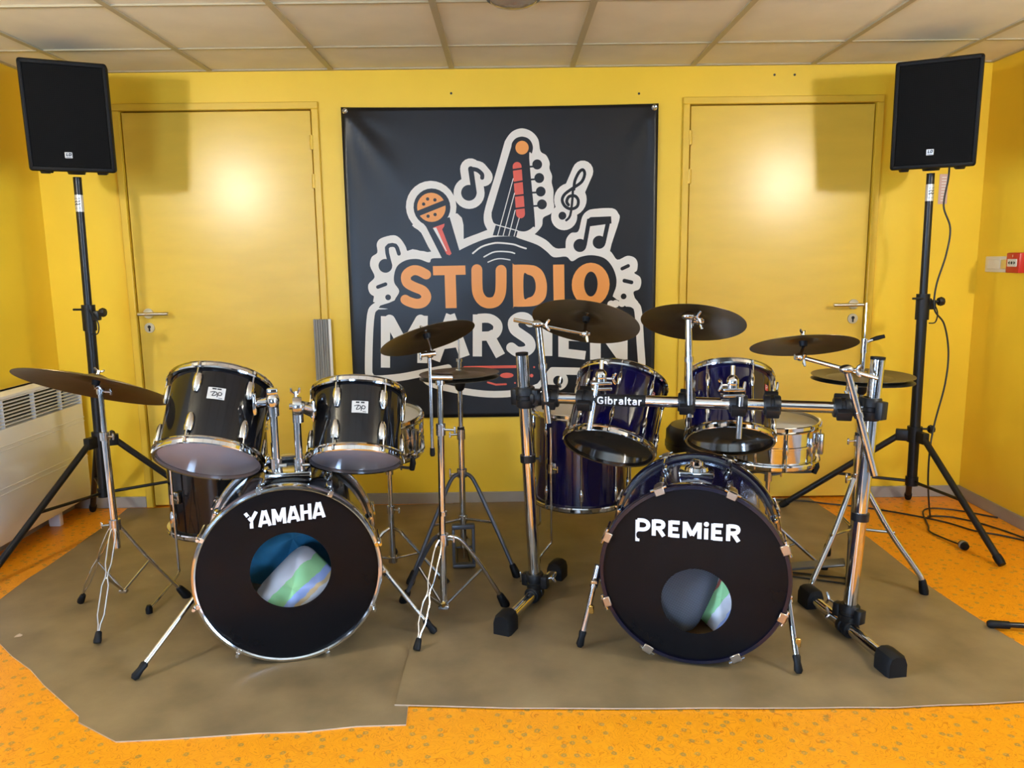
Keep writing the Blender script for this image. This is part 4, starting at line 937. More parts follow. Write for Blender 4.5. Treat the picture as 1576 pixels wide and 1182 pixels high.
# tom holder on the black bass drum
q0 = LY @ Vector((-.748, 2.55, 0)); zt = .301 + .279
tp = MB(); tp.rbox((q0.x, q0.y, zt + .012), (.150, .075, .034), .006, 2); tp.build('holder_plate', 'chrome', by)
for xx, top in ((-.786, .868), (-.709, .850)):
    p = LY @ Vector((xx, 2.55, 0))
    MB().cyl((p.x, p.y, zt + .02), (p.x, p.y, top - .03), .0125, n=16).build('holder_post', 'chrome', by)
    m = MB(); m.cyl((p.x, p.y, zt + .028), (p.x, p.y, zt + .070), .018, n=16); m.cyl((p.x + .01, p.y - .02, zt + .05), (p.x + .034, p.y - .024, zt + .05), .006, n=8); m.build('post_collar', 'chrome2', by)
m = MB(); p = LY @ Vector((-.786, 2.55, .850)); a = LY @ Vector((-.848, 2.580, .838))
m.ball(p, .028, 12, (.8, .9, 1.15)); m.cyl(p, a, .016, .020, n=16); m.rbox(p + Vector((.0, -.004, .034)), (.034, .030, .020), .004, 2); m.cyl(p + Vector((0, 0, -.05)), p, .019, n=16)
m.build('tom_clamp', 'chrome', by)
m = MB(); m.rbox((0, 0, 0), (.012, .060, .075), .005, 2, Matrix.Translation(a + Vector((-.008, .004, 0)))); m.build('mount_plate', 'chrome', by)
m = MB(); p = LY @ Vector((-.705, 2.55, .832)); a = LY @ Vector((-.668, 2.585, .812))
m.lathe([(0, -.014), (.030, -.014), (.033, -.006), (.033, .006), (.030, .014), (0, .014)], 24, Matrix.Translation(p) @ Matrix.Rotation(PI / 2, 4, 'Y')); m.cyl(p + Vector((-.026, 0, .0)), p + Vector((.026, 0, 0)), .010, n=12)
m.cyl(p + Vector((0, 0, -.055)), p, .018, n=16); m.cyl(p + Vector((.012, 0, -.002)), a, .019, .024, n=18)
m.build('tom_clamp', 'chrome2', by)
m = MB(); wp = p + Vector((-.004, 0, .038)); m.cyl(p + Vector((-.004, 0, .03)), wp + Vector((0, 0, .012)), .005, n=8)
for s in (-1, 1): m.tube([wp, wp + Vector((s * .012, 0, .010)), wp + Vector((s * .014, 0, .024))], [.004, .006, .003], 8)
m.build('wing_nut', 'chrome', by)
m = MB(); m.rbox((0, 0, 0), (.010, .055, .075), .005, 2, Matrix.Translation(a + Vector((.006, .004, -.002)))); m.build('mount_plate', 'chrome', by)
# empty tom bracket on the blue bass drum
q1 = LP @ Vector((.60, 2.50, 0))
m = MB(); m.rbox((.0, .20, .303 + .283), (.115, .075, .020), .006, 2); m.build('holder_plate', 'chrome', bp_)
m = MB(); m.lathe([(0, 0), (.040, 0), (.036, .012), (.022, .018), (.022, .030), (.012, .036), (0, .037)], 24, Matrix.Translation((0, .20, .303 + .293))); m.build('holder_cap', 'chrome', bp_)

# things stuffed inside the bass drums
def cushion(name, label, cat, Mx, dims, material, puff=2.6, wrinkle=.012):
    n, mseg = 28, 18; vs = []; fs = []
    for j in range(mseg + 1):
        v = -PI / 2 + PI * j / mseg
        for i in range(n):
            u = 2 * PI * i / n; sg = lambda c, e: math.copysign(abs(c) ** e, c)
            x = sg(math.cos(v), .55) * sg(math.cos(u), .42); y_ = sg(math.cos(v), .55) * sg(math.sin(u), .42); z = sg(math.sin(v), .95)
            z *= (1 - .55 * max(abs(x), abs(y_)) ** puff)
            w = wrinkle * (math.sin(9 * x + 4 * y_) + math.sin(7 * y_ - 5 * x + 1.3) * .7)
            vs.append((x * dims[0] / 2, y_ * dims[1] / 2, z * dims[2] / 2 + w * (1 if z > 0 else .3)))
    for j in range(mseg):
        for i in range(n): fs.append((j * n + i, j * n + (i + 1) % n, (j + 1) * n + (i + 1) % n, (j + 1) * n + i))
    o = MB().add(vs, fs).build(name, material); o.matrix_world = Mx; return tag(o, label, cat)
def inside(Mx, x, y_, z, rx, ry, rz): return Mx @ Matrix.Translation((x, y_, z)) @ Matrix.Rotation(ry, 4, 'Y') @ Matrix.Rotation(rx, 4, 'X') @ Matrix.Rotation(rz, 4, 'Z')
cushion('blanket', 'crumpled teal blue blanket stuffed inside the black bass drum', 'blanket', inside(MY, .0, .30, .33, 1.35, .3, 0), (.40, .38, .16), 'blanket', 3, .016)
cushion('pillow', 'white and green printed pillow inside the black bass drum', 'pillow', inside(MY, .014, .130, .200, 1.15, -.62, .15), (.26, .20, .10), 'pillow', 2.4, .006)
cushion('seat_cushion', 'grey woven mesh cushion leaning inside the blue bass drum', 'cushion', inside(MP, -.050, .13, .205, 1.30, .42, .0), (.22, .25, .06), 'weave', 6, .002)
cushion('pillow', 'printed pillow wedged beside the grey cushion in the blue bass drum', 'pillow', inside(MP, .105, .19, .165, 1.2, -.9, .1), (.24, .18, .10), 'pillow2', 2.4, .006)

# throne
t = thing('drum_throne', 'round black drum stool behind the blue kit', 'stool', (.885, 3.46, .006)); o3 = Vector((0, 0, 0))
MB().lathe([(0, .425), (.155, .425), (.170, .435), (.172, .470), (.170, .520), (.150, .545), (.10, .555), (0, .557)], 40).build('seat', 'cushion', t)
MB().lathe([(.1705, .448), (.1745, .448), (.1745, .470), (.1705, .470)], 40, closed=True).build('seat_band', 'cushion', t)
MB().cyl((0, 0, .12), (0, 0, .43), .014, n=14).build('post', 'chrome', t)
for k in range(3):
    a = 2 * PI * k / 3 + .4; d = Vector((math.cos(a), math.sin(a), 0))
    lg = MB().cyl(d * .015 + Vector((0, 0, .26)), d * .21 + Vector((0, 0, .018)), .009, n=10).build('leg', 'chrome', t)
    MB().cyl(d * .185 + Vector((0, 0, .045)), d * .222 + Vector((0, 0, .004)), .014, n=12).build('rubber_foot', 'rubber', lg)
    MB().cyl(d * .012 + Vector((0, 0, .13)), d * .12 + Vector((0, 0, .13)), .006, n=8).build('brace', 'chrome', t)

# ================================================================== cymbals
def cymbal(label, center, axis, diam, m='cym', bell=.055, bow=.026, group='crash and ride cymbals', name='cymbal'):
    R = diam / 2; th = .0014
    up = [(.006, bow + bell * .30), (.02, bow + bell * .28), (bell * .75, bow + bell * .12), (bell * .98, bow)]
    up += [(bell + (R - bell) * k / 7, bow * (1 - (k / 7) ** 1.5)) for k in range(1, 8)]
    prof = [(r, z - bow) for r, z in up] + [(r, z - bow - th) for r, z in reversed(up)]
    o = MB().lathe(prof, 72, closed=True).build(name, m)
    o.matrix_world = axis_matrix(center, axis, (0, -1, 0)); return tag(o, label, 'cymbal', group)
cymA_c, cymA_n = Vector((-1.480, 2.77, .897)), Vector((.135, .375, .916)).normalized()
cymB_c, cymB_n = Vector((-.284, 2.69, 1.056)), Vector((-.284, .309, .908)).normalized()
cymE_c, cymE_n = Vector((.287, 2.85, 1.093)), Vector((.187, .433, .882)).normalized()
cymF_c, cymF_n = Vector((.655, 2.75, 1.093)), Vector((.155, .394, .906)).normalized()
cymG_c, cymG_n = Vector((.998, 2.62, 1.021)), Vector((.018, .311, .95)).normalized()
cymbal('large bronze ride cymbal at far left, on the stand beside the black kit', cymA_c, cymA_n, .525, bell=.065, bow=.030)
cymbal('small bronze cymbal tilted high on the centre stand above the hi hat', cymB_c, cymB_n, .338, bell=.05, bow=.020)
cymbal('bronze crash cymbal on the rack arm in front of the banner lettering', cymE_c, cymE_n, .396, bow=.022)
cymbal('bronze crash cymbal on the straight rack post above the smaller blue tom', cymF_c, cymF_n, .366, bow=.020)
cymbal('bronze cymbal at the right end of the rack, above the right hi hat', cymG_c, cymG_n, .350, bow=.018)
hC, hD = Vector((-.203, 3.16, .842)), Vector((1.358, 2.95, .842))
GH = 'hi hat cymbals'
cymbal('upper cymbal of the centre hi hat, in front of the banner', hC + Vector((0, 0, .004)), (-.02, .0, 1), .328, 'cymgrey', .045, .015, GH, 'hi_hat_cymbal')
cymbal('lower cymbal of the centre hi hat, in front of the banner', hC - Vector((0, 0, .010)), (.02, .0, -1), .328, 'cymgrey', .045, .015, GH, 'hi_hat_cymbal')
cymbal('upper cymbal of the right hi hat, beside the right speaker stand', hD + Vector((0, 0, .004)), (.02, .0, 1), .372, 'cymgrey', .05, .016, GH, 'hi_hat_cymbal')
cymbal('lower cymbal of the right hi hat, beside the right speaker stand', hD - Vector((0, 0, .010)), (.0, .01, -1), .372, 'cymgrey', .05, .016, GH, 'hi_hat_cymbal')

def felt_post(mb_rod, root, o3, c, n, below=.055, above=.035):
    """threaded post through a cymbal with felts, sleeve and wing nut"""
    MB().cyl(c - n * below, c + n * above, .0035, n=8).build('cymbal_post', 'chrome', root, o3)
    MB().cyl(c - n * .020, c - n * .003, .012, .015, n=14).build('felt', 'rubber', root, o3)
    w = c + n * (above - .006); s = n.orthogonal().normalized(); m = MB(); m.cyl(w - n * .008, w + n * .006, .007, n=10)
    for k in (-1, 1): m.tube([w, w + s * k * .012 + n * .006, w + s * k * .018 + n * .012], [.004, .005, .003], 8)
    m.build('wing_nut', 'chrome2', root, o3)
def collar(root, o3, a, b, r, arm=None, m='chrome2', name='collar'):
    mb = MB().cyl(a, b, r, n=16); c = (Vector(a) + Vector(b)) / 2
    if arm is not None:
        e = c + Vector(arm); mb.cyl(c, e, .0045, n=8); mb.rbox(e, (.008, .006, .026), .002, 1)
    return mb.build(name, m, root, o3)
def rubber_foot(p, d, root, o3, r=.011, L=.040):
    """tapered rubber shoe ending on the floor at p, leg arriving along d"""
    p = Vector(p); d = Vector(d).normalized()
    return MB().tube([p - d * L, p - d * L * .9, p - d * L * .2, p], [r * .75, r * .95, r * 1.25, r * 1.1], 12).build('rubber_foot', 'rubber', root, o3)
def wire_leg(root, o3, hub, foot, side, spread=.013, r=.0032, pinch=.44):
    """leg of two bent rods that pinch together partway down"""
    hub, foot = Vector(hub), Vector(foot) + Vector((0, 0, .012)); d = (foot - hub); sd = Vector(side).normalized()
    prof = [(0, .003), (.05, spread * .8), (.12, spread), (pinch - .10, spread * .9), (pinch - .03, .004), (pinch + .02, .004), (pinch + .09, spread), (.78, spread), (.86, .004), (.93, .002)]
    for s in (-1, 1): MB().tube([hub + d * t_ + sd * s * w for t_, w in prof], r, 8).build('leg_rod', 'chrome', root, o3)
    rubber_foot(foot - Vector((0, 0, .006)), d, root, o3)
def strip_leg(root, o3, pts, w=.014, th=.004, m='chrome2', foot=True):
    """flat or tubular curved leg through pts, last point on the floor"""
    P = smooth_path(pts, 6)
    lg = MB().tube(P, [w / 2] * len(P), 10).build('leg', m, root, o3)
    if foot: rubber_foot(Vector(pts[-1]), P[-1] - P[-3], root, o3, .0145, .060)
    return lg

# --- left cymbal stand (ride)
S = thing('cymbal_stand', 'chrome cymbal stand with wire legs holding the far left ride cymbal', 'cymbal stand', (-1.466, 2.77, .003)); o3 = Vector((-1.466, 2.77, .003))
MB().cyl((-1.464, 2.77, .265), (-1.470, 2.77, .70), .0125, n=16).build('lower_tube', 'chrome', S, o3)
MB().cyl((-1.470, 2.77, .68), (-1.470, 2.77, .86), .0095, n=14).build('upper_tube', 'chrome', S, o3)
collar(S, o3, (-1.470, 2.77, .675), (-1.470, 2.77, .705), .017, (.035, -.01, 0)); collar(S, o3, (-1.470, 2.77, .845), (-1.470, 2.77, .865), .014, (.042, -.01, 0))
MB().tube([(-1.470, 2.77, .86), (-1.474, 2.768, .875), cymA_c - cymA_n * .03], .006, 10).build('tilter', 'chrome', S, o3)
felt_post(None, S, o3, cymA_c, cymA_n, .035, .035)
collar(S, o3, (-1.464, 2.77, .335), (-1.464, 2.77, .375), .020, (-.045, -.01, 0), name='leg_hub')
hub = Vector((-1.464, 2.77, .352)); fA = [(-1.68, 2.868, .004), (-1.439, 2.53, .004), (-1.279, 2.913, .004)]
for k, ft_ in enumerate(fA):
    d = Vector(ft_) - hub; d.z = 0; d.normalize()
    if k < 2: wire_leg(S, o3, hub + d * .012, ft_, (-d.y, d.x, 0), .0115, .0028)
    else: strip_leg(S, o3, [hub + d * .012, hub.lerp(Vector(ft_), .4), Vector(ft_)], .012)
low = Vector((-1.456, 2.77, .095))
for ft_ in fA: MB().cyl(low, hub.lerp(Vector(ft_), .46), .0045, n=8).build('brace', 'chrome2', S, o3)
MB().rbox(low, (.030, .020, .014), .003, 1).build('brace_joint', 'chrome2', S, o3)

# --- centre cymbal stand (small crash on a short boom)
S = thing('cymbal_stand', 'chrome boom cymbal stand in front of the gap between both kits', 'cymbal stand', (-.25, 2.69, .006)); o3 = Vector((-.25, 2.69, .006))
MB().cyl((-.25, 2.69, .060), (-.243, 2.69, .71), .0125, n=16).build('lower_tube', 'chrome', S, o3)
MB().cyl((-.243, 2.69, .69), (-.241, 2.69, .90), .0098, n=14).build('upper_tube', 'chrome', S, o3)
collar(S, o3, (-.243, 2.69, .695), (-.243, 2.69, .735), .017, (.05, -.012, 0)); collar(S, o3, (-.243, 2.69, .415), (-.243, 2.69, .400), .0145)
m = MB(); m.cyl((-.275, 2.675, .905), (-.195, 2.675, .903), .013, n=14); m.cyl((-.241, 2.69, .875), (-.241, 2.69, .915), .016, n=14); m.build('boom_clamp', 'chrome2', S, o3)
MB().cyl((-.272, 2.665, .645), (-.272, 2.665, .985), .0062, n=12).build('boom_rod', 'chrome', S, o3)
MB().tube([(-.272, 2.665, .625), (-.272, 2.665, .632), (-.272, 2.665, .655)], [.007, .0095, .0085], 12).build('rubber_tip', 'rubber', S, o3)
m = MB(); m.ball((-.272, 2.668, .985), .015, 10); m.cyl((-.300, 2.66, .985), (-.250, 2.66, .990), .009, n=10); m.rbox((-.302, 2.66, .980), (.008, .010, .030), .003, 1); m.build('tilter', 'chrome', S, o3)
felt_post(None, S, o3, cymB_c, cymB_n, .085, .022)
collar(S, o3, (-.246, 2.69, .288), (-.246, 2.69, .330), .020, (.04, -.012, .004), name='leg_hub')
hub = Vector((-.246, 2.69, .312))
wire_leg(S, o3, hub + Vector((-.010, -.014, 0)), (-.323, 2.443, .006), (1, -.3, 0), .0125, .0029, .50)
strip_leg(S, o3, [hub + Vector((.014, .004, .006)), (-.185, 2.715, .296), (-.115, 2.745, .190), (-.060, 2.768, .085), (-.022, 2.784, .006)], .016)
strip_leg(S, o3, [hub + Vector((-.012, .010, .006)), (-.285, 2.725, .296), (-.340, 2.775, .190), (-.385, 2.808, .085), (-.421, 2.837, .006)], .016, m='gunmetal')
low = Vector((-.25, 2.69, .050))
for q in ((-.105, 2.750, .175), (-.350, 2.782, .172), (-.290, 2.56, .150)): MB().cyl(low, q, .0055, n=8).build('brace', 'chrome2', S, o3)
m = MB(); m.rbox(low, (.040, .022, .016), .003, 1); m.build('brace_joint', 'chrome2', S, o3)
MB().cyl((-.25, 2.675, .06), (-.25, 2.672, .075), .008, n=10).build('brass_screw', 'gold', S, o3)

# --- hi hat stands
def hi_hat_stand(label, p, top, feet, zhub, zcross, zclutch, pedal_dir, legm, lr, knee):
    p = Vector(p); S = thing('hi_hat_stand', label, 'hi hat stand', p, group='hi hat stands'); o3 = p
    at = lambda z: Vector((p.x, p.y, z))
    MB().cyl(at(.10), at(.60), .0130, n=16).build('lower_tube', 'chrome', S, o3)
    MB().cyl(at(.58), at(.795), .0095, n=14).build('upper_tube', 'chrome', S, o3)
    MB().cyl(at(.79), at(top), .0034, n=8).build('pull_rod', 'chrome', S, o3)
    collar(S, o3, at(.570), at(.612), .0175, (-.045, -.012, 0)); collar(S, o3, at(.612), at(.622), .0145, m='blackmetal')
    MB().lathe([(.009, .772), (.017, .780), (.023, .800), (.024, .818), (.010, .824)], 20, Matrix.Translation((p.x, p.y, 0))).build('seat_cup', 'rubber', S, o3)
    m = MB(); m.cyl(at(.852), at(.862), .016, n=14); m.cyl(at(.862), at(zclutch), .0085, n=12); m.cyl(at(zclutch), at(zclutch + .012), .013, n=12)
    m.build('clutch', 'chrome', S, o3)
    h = MB(); h.cyl(at(zhub - .016), at(zhub + .018), .021, n=16)
    h.cyl(at(zhub), at(zhub) + Vector((-.045, -.018, 0)), .0045, n=8); h.rbox(at(zhub) + Vector((-.048, -.02, .006)), (.008, .010, .040), .003, 1)
    h.build('leg_hub', 'chrome2', S, o3)
    cx = MB(); cx.cyl(at(zcross - .012), at(zcross + .012), .019, n=16); cx.build('cross_hub', 'chrome2', S, o3)
    for f_ in feet:
        f_ = Vector(f_); d = f_ - p; d.z = 0; L = d.length; d.normalize()
        pts = [at(zhub) + d * .016, at(zhub - .025) + d * L * .22, at(zhub * .62) + d * L * .50, at(zhub * .30) + d * L * .77, f_]
        if knee: pts = [pts[0], at(zhub * .56) + d * L * .48, at(zhub * .24) + d * L * .86, at(zhub * .15) + d * L * .95, f_]
        strip_leg(S, o3, pts, lr, m=legm)
        MB().cyl(at(zcross) + d * .012, at(zhub * .54) + d * L * .56, .0060, n=8).build('brace', 'chrome2', S, o3)
    d = Vector(pedal_dir).normalized(); sd = Vector((-d.y, d.x, 0))
    fr_ = MB()
    for s in (-1, 1): fr_.rbox((0, 0, 0), (.014, .030, .185), .006, 2, Matrix.Translation(at(.105) + sd * s * .042 ) @ Matrix.Rotation(math.atan2(d.y, d.x), 4, 'Z') @ Matrix.Rotation(PI / 2, 4, 'Z'))
    fr_.rbox((0, 0, 0), (.098, .034, .020), .005, 2, Matrix.Translation(at(.192)) @ Matrix.Rotation(math.atan2(sd.y, sd.x), 4, 'Z'))
    fr_.rbox((0, 0, 0), (.098, .034, .016), .005, 2, Matrix.Translation(at(.020)) @ Matrix.Rotation(math.atan2(sd.y, sd.x), 4, 'Z'))
    fr_.build('pedal_frame', 'gunmetal', S, o3)
    fp = MB(); fp.rbox((0, 0, 0), (.26, .075, .010), .004, 1, Matrix.Translation(at(.062) + d * .15) @ Matrix.Rotation(math.atan2(d.y, d.x), 4, 'Z') @ Matrix.Rotation(.22, 4, 'Y'))
    fp.build('foot_board', 'gunmetal', S, o3)
    hl = MB(); hl.rbox((0, 0, 0), (.06, .085, .014), .004, 1, Matrix.Translation(at(.014) + d * .29) @ Matrix.Rotation(math.atan2(d.y, d.x), 4, 'Z')); hl.build('heel_plate', 'gunmetal', S, o3)
    for s in (-1, 1): MB().cyl(at(.012) + sd * s * .03, at(.012) + d * .28 + sd * s * .02, .0035, n=8).build('base_rod', 'blackmetal', S, o3)
    MB().cyl(at(.05), at(.11), .004, n=8).build('pull_chain', 'chrome2', S, o3)
    return S
hi_hat_stand('chrome hi hat stand between the kits, in front of the banner', (-.202, 3.16, .006), .985, [(.025, 3.052, .006), (-.415, 2.995, .006), (-.215, 3.43, .006)], .424, .226, .895, (-.1, 1, 0), 'gunmetal', .017, False)
hi_hat_stand('chrome hi hat stand with tall rod at the right end of the rack', (1.358, 2.95, .006), 1.125, [(1.595, 2.835, .006), (1.135, 2.80, .006), (1.38, 3.24, .006)], .440, .235, .935, (-.92, .35, 0), 'chrome', .022, True)
m = MB(); m.cyl((1.358, 2.95, .945), (1.358, 2.95, .990), .012, n=12); m.cyl((1.36, 2.948, .975), (1.385, 2.94, .985), .006, n=8)
dc = thing('drop_clutch', 'chrome drop clutch with black lever on the right hi hat rod', 'clutch', (1.358, 2.95, .945)); m.build('body', 'chrome', dc, (1.358, 2.95, .945))
MB().tube([(1.378, 2.944, .984), (1.400, 2.938, .992), (1.425, 2.930, 1.000)], [.006, .0085, .007], 10).build('lever', 'rubber', dc, (1.358, 2.95, .945))

# --- snare stands
def snare_stand(label, p, zb, rad, ph):
    p = Vector(p); S = thing('snare_stand', label, 'snare stand', p, group='snare stands'); o3 = p; at = lambda z: Vector((p.x, p.y, z))
    MB().cyl(at(.07), at(.30), .013, n=14).build('lower_tube', 'chrome', S, o3); MB().cyl(at(.28), at(zb - .03), .0095, n=12).build('upper_tube', 'chrome', S, o3)
    collar(S, o3, at(.275), at(.305), .017, (.035, -.015, 0)); collar(S, o3, at(zb - .075), at(zb - .03), .016, (.05, -.01, .01), name='tilt_joint'); collar(S, o3, at(.062), at(.085), .019, name='leg_hub')
    for k in range(3):
        a = ph + 2 * PI * k / 3; d = Vector((math.cos(a), math.sin(a), 0))
        MB().tube(smooth_path([at(zb - .045), at(zb - .030) + d * .05, at(zb - .02) + d * rad * .8, at(zb - .012) + d * (rad + .012)], 4), .006, 8).build('basket_arm', 'gunmetal', S, o3)
        MB().tube([at(zb - .018) + d * (rad + .012), at(zb + .010) + d * (rad + .022), at(zb + .030) + d * (rad + .020)], [.011, .012, .009], 8).build('rubber_grip', 'rubber', S, o3)
        a2 = a + .5; d2 = Vector((math.cos(a2), math.sin(a2), 0))
        MB().tube([at(.21) + d2 * .012, at(.20) + d2 * .04, at(.022) + d2 * .235], .0075, 8).build('leg', 'chrome2', S, o3)
        rubber_foot(p + d2 * .255 + Vector((0, 0, .002)), Vector((d2.x, d2.y, -.75)), S, o3, .012, .045)
        MB().cyl(at(.075), at(.12) + d2 * .125, .005, n=8).build('brace', 'chrome2', S, o3)
    return S
snare_stand('chrome snare stand behind the black bass drum', (-.495, 3.10, .004), .515, .165, -.9)
snare_stand('chrome snare stand under the right chrome snare drum', (1.062, 3.10, .006), .465, .165, -.55)

# ================================================================== drum rack
RK = thing('drum_rack', 'chrome tube drum rack with black clamps and lettered bar holding the blue kit', 'drum rack', (.62, 2.66, .006)); o3 = Vector((.62, 2.66, .006))
pl0, pl1 = Vector((.090, 2.825, .075)), Vector((.048, 2.80, .968)); pr0, pr1 = Vector((1.160, 2.515, .075)), Vector((1.208, 2.52, .972))
bL, bR = Vector((.060, 2.80, .808)), Vector((1.190, 2.52, .803)); bd = (bR - bL).normalized(); bat = lambda x: bL + (bR - bL) * ((x - bL.x) / (bR.x - bL.x))
for a, b in ((pl0, pl1), (pr0, pr1)):
    po = MB().cyl(a, b, .0225, n=24).build('post', 'chrome', RK, o3)
    MB().cyl(b + (b - a).normalized() * -.006, b + (b - a).normalized() * .003, .0232, n=24).build('end_cap', 'rubber', po)
    bpy.data.objects[po.children[0].name].location = -o3
MB().cyl(bL, bR, .0200, n=24).build('bar', 'chrome', RK, o3)
for a, b in (((-.022, 2.585, .040), (.188, 3.045, .040)), ((1.188, 2.275, .040), (1.121, 2.750, .040))):
    a, b = Vector(a), Vector(b); d = (b - a).normalized(); MB().cyl(a, b, .0200, n=20).build('foot_tube', 'chrome', RK, o3)
    for e, s in ((a, -1), (b, 1)):
        pr = [(-.034, -.034), (.034, -.034), (.034, .010), (.026, .032), (.010, .040), (-.010, .040), (-.026, .032), (-.034, .010)]
        sd = Vector((-d.y, d.x, 0)); n = len(pr); vs = []
        for q, sc_ in ((-.035, .92), (-.028, 1), (.030, 1), (.042, .86)): vs += [e + d * s * q + sd * x * sc_ + Vector((0, 0, z * (sc_ if z > 0 else 1))) for x, z in pr]
        fs = [tuple(range(n - 1, -1, -1)), tuple(3 * n + k for k in range(n))] + [(r * n + k, r * n + (k + 1) % n, (r + 1) * n + (k + 1) % n, (r + 1) * n + k) for r in range(3) for k in range(n)]
        MB().add(vs, fs).build('rubber_foot', 'rubber', RK, o3, ang=30)
def wing(mb, p, d, L=.04):
    p = Vector(p); d = Vector(d).normalized(); s = d.cross(Vector((0, 0, 1))); s = s.normalized() if s.length > .1 else Vector((1, 0, 0))
    mb.cyl(p, p + d * L, .0045, n=8)
    for k in (-1, 1): mb.tube([p + d * L * .8, p + d * L + Vector((0, 0, k * .012)), p + d * (L + .006) + Vector((0, 0, k * .020))], [.0045, .006, .004], 8)
def rack_clamp(c, d, r=.034, w=.056, lugs=True):
    """moulded black clamp around a tube along d, centred at c"""
    c = Vector(c); q = Vector(d).to_track_quat('Z', 'Y').to_matrix().to_4x4(); Mx = Matrix.Translation(c) @ q
    m = MB(); m.lathe([(.021, -w / 2), (r - .003, -w / 2), (r, -w / 2 + .004), (r, -w * .12), (r - .005, -w * .08), (r - .005, w * .08), (r, w * .12), (r, w / 2 - .004), (r - .003, w / 2), (.021, w / 2)], 16, Mx, closed=True)
    if lugs:
        for a in (.6, 3.6): m.rbox((r + .006, 0, 0), (.026, .034, w * .8), .004, 2, Mx @ Matrix.Rotation(a, 4, 'Z'))
    cl_ = m.build('clamp', 'plastic', RK, o3); ws = MB(); wing(ws, Mx @ Vector(((r + .012) * math.cos(.6), (r + .012) * math.sin(.6), w * .2)), Mx.to_3x3() @ Vector((math.cos(.6), math.sin(.6), .3)), .035)
    ws.build('wing_bolt', 'chrome2', RK, o3); return cl_
rack_clamp(bL, pl1 - pl0, .036, .075); rack_clamp(bR, pr1 - pr0, .036, .075)
for x in (.100, 1.140): rack_clamp(bat(x), bd, .031, .040, False)
rack_clamp(pl0 + Vector((0, 0, .015)), pl1 - pl0, .034, .060); rack_clamp(pr0 + Vector((0, 0, .015)), pr1 - pr0, .034, .060)
for c, d in (((.086, 2.822, .040), (.210, .46, 0)), ((1.155, 2.512, .040), (-.067, .475, 0))): rack_clamp(c, d, .031, .060, False)
collar(RK, o3, pl0.lerp(pl1, .545), pl0.lerp(pl1, .575), .029, (.045, -.01, 0), 'blackmetal', 'memory_lock'); collar(RK, o3, pr0.lerp(pr1, .385), pr0.lerp(pr1, .415), .029, None, 'blackmetal', 'memory_lock')
# lettered plate on the bar
q = (bR - bL).to_track_quat('X', 'Z').to_matrix().to_4x4(); MG = Matrix.Translation(bat(.392)) @ q
m = MB(); vs = []; n = 9
for x in (-.092, .092): vs += [(x, -.0225 * math.cos(a), .0225 * math.sin(a)) for a in [(-.5 + k / (n - 1)) * 2.6 for k in range(n)]]
lp = m.add([MG @ Vector(v) for v in vs], [(k, k + 1, n + k + 1, n + k) for k in range(n - 1)]).build('name_plate', 'plastic', RK, o3)
fl_ = Flat(lambda x, z, d: tuple(MG @ Vector((x, -(.0232 + d) * math.cos(z / .0232), (.0232 + d) * math.sin(z / .0232))) - o3))
write(fl_, 'ink', 1, 'Gibraltar', -.077, -.012, .080, .0255, .0052, gap=.12, cap=0, sub=6)
fl_.build({'ink': 'white_lettering'}, lp)
# tom arms
def tom_arm(x, tube_top, tube_bot, brk, shell_pt, dome):
    c = bat(x); rack_clamp(c, bd, .033, .060)
    tt, tb, bk, sp = Vector(tube_top), Vector(tube_bot), Vector(brk), Vector(shell_pt)
    MB().cyl(tt, tb, .0105, n=14).build('tom_arm_tube', 'chrome', RK, o3)
    m = MB()
    for k in (0, 1): m.rbox(bk + Vector((0, 0, -.014 + k * .020)), (.075, .046, .012), .004, 2)
    m.build('tom_bracket', 'chrome2', RK, o3)
    m = MB(); m.ball(bk + Vector((0, .0, .030)), .022, 12, (1, 1, 1.2)); m.cyl(bk, bk + Vector((0, 0, .03)), .021, n=16); wing(m, bk + Vector((-dome * .016, -.004, .022)), (-dome, -.2, 0), .03); m.build('ball_joint', 'chrome', RK, o3)
    MB().cyl(bk + Vector((0, 0, .035)), bk + Vector((.004, .016, .085)), .0075, n=10).build('tom_arm_rod', 'chrome', RK, o3)
    MB().cyl(bk + Vector((0, .01, .0)), sp, .010, n=12).build('tom_arm_stub', 'chrome', RK, o3)
tom_arm(.272, (.312, 2.735, .860), (.284, 2.715, .700), (.330, 2.752, .858), (.362, 2.835, .770), -1)
tom_arm(.785, (.785, 2.590, .835), (.780, 2.588, .692), (.765, 2.625, .850), (.782, 2.770, .790), 1)
rack_clamp(bat(.892), bd, .035, .055)
# cymbal arms
def boom(x, t0, t1, j0, j1, c, n, up=True):
    """tube from t0 (bottom) to t1 (top) in a clamp on the bar, boom rod j0-j1 ending at the cymbal tilter"""
    rack_clamp(bat(x), bd, .034, .060)
    t0, t1, j0, j1 = map(Vector, (t0, t1, j0, j1))
    MB().cyl(t0, t1, .0125, .0115, n=16).build('cymbal_tube', 'chrome', RK, o3)
    MB().cyl(t0.lerp(t1, .55), t0.lerp(t1, .60), .0155, n=14).build('tube_collar', 'chrome2', RK, o3)
    m = MB(); m.ball(t1, .019, 12, (1.3, 1.1, .8)); wing(m, t1, (1, -.3, -.1), .035); m.build('boom_hinge', 'chrome2', RK, o3)
    if (j1 - j0).length > .02:
        MB().cyl(j0, j1, .0075, n=12).build('boom_rod', 'chrome', RK, o3)
    m = MB(); m.ball(j1, .014, 10); m.cyl(j1 - Vector((.018, .0, .0)), j1 + Vector((.018, 0, 0)), .010, n=10); wing(m, j1, (.3, -1, -.3), .022); m.build('tilter', 'chrome', RK, o3)
    MB().cyl(j1, c - n * .02, .0055, n=10).build('tilter_post', 'chrome', RK, o3)
    felt_post(None, RK, o3, c, n, .03, .030)
off = Vector((0, -.034, 0))
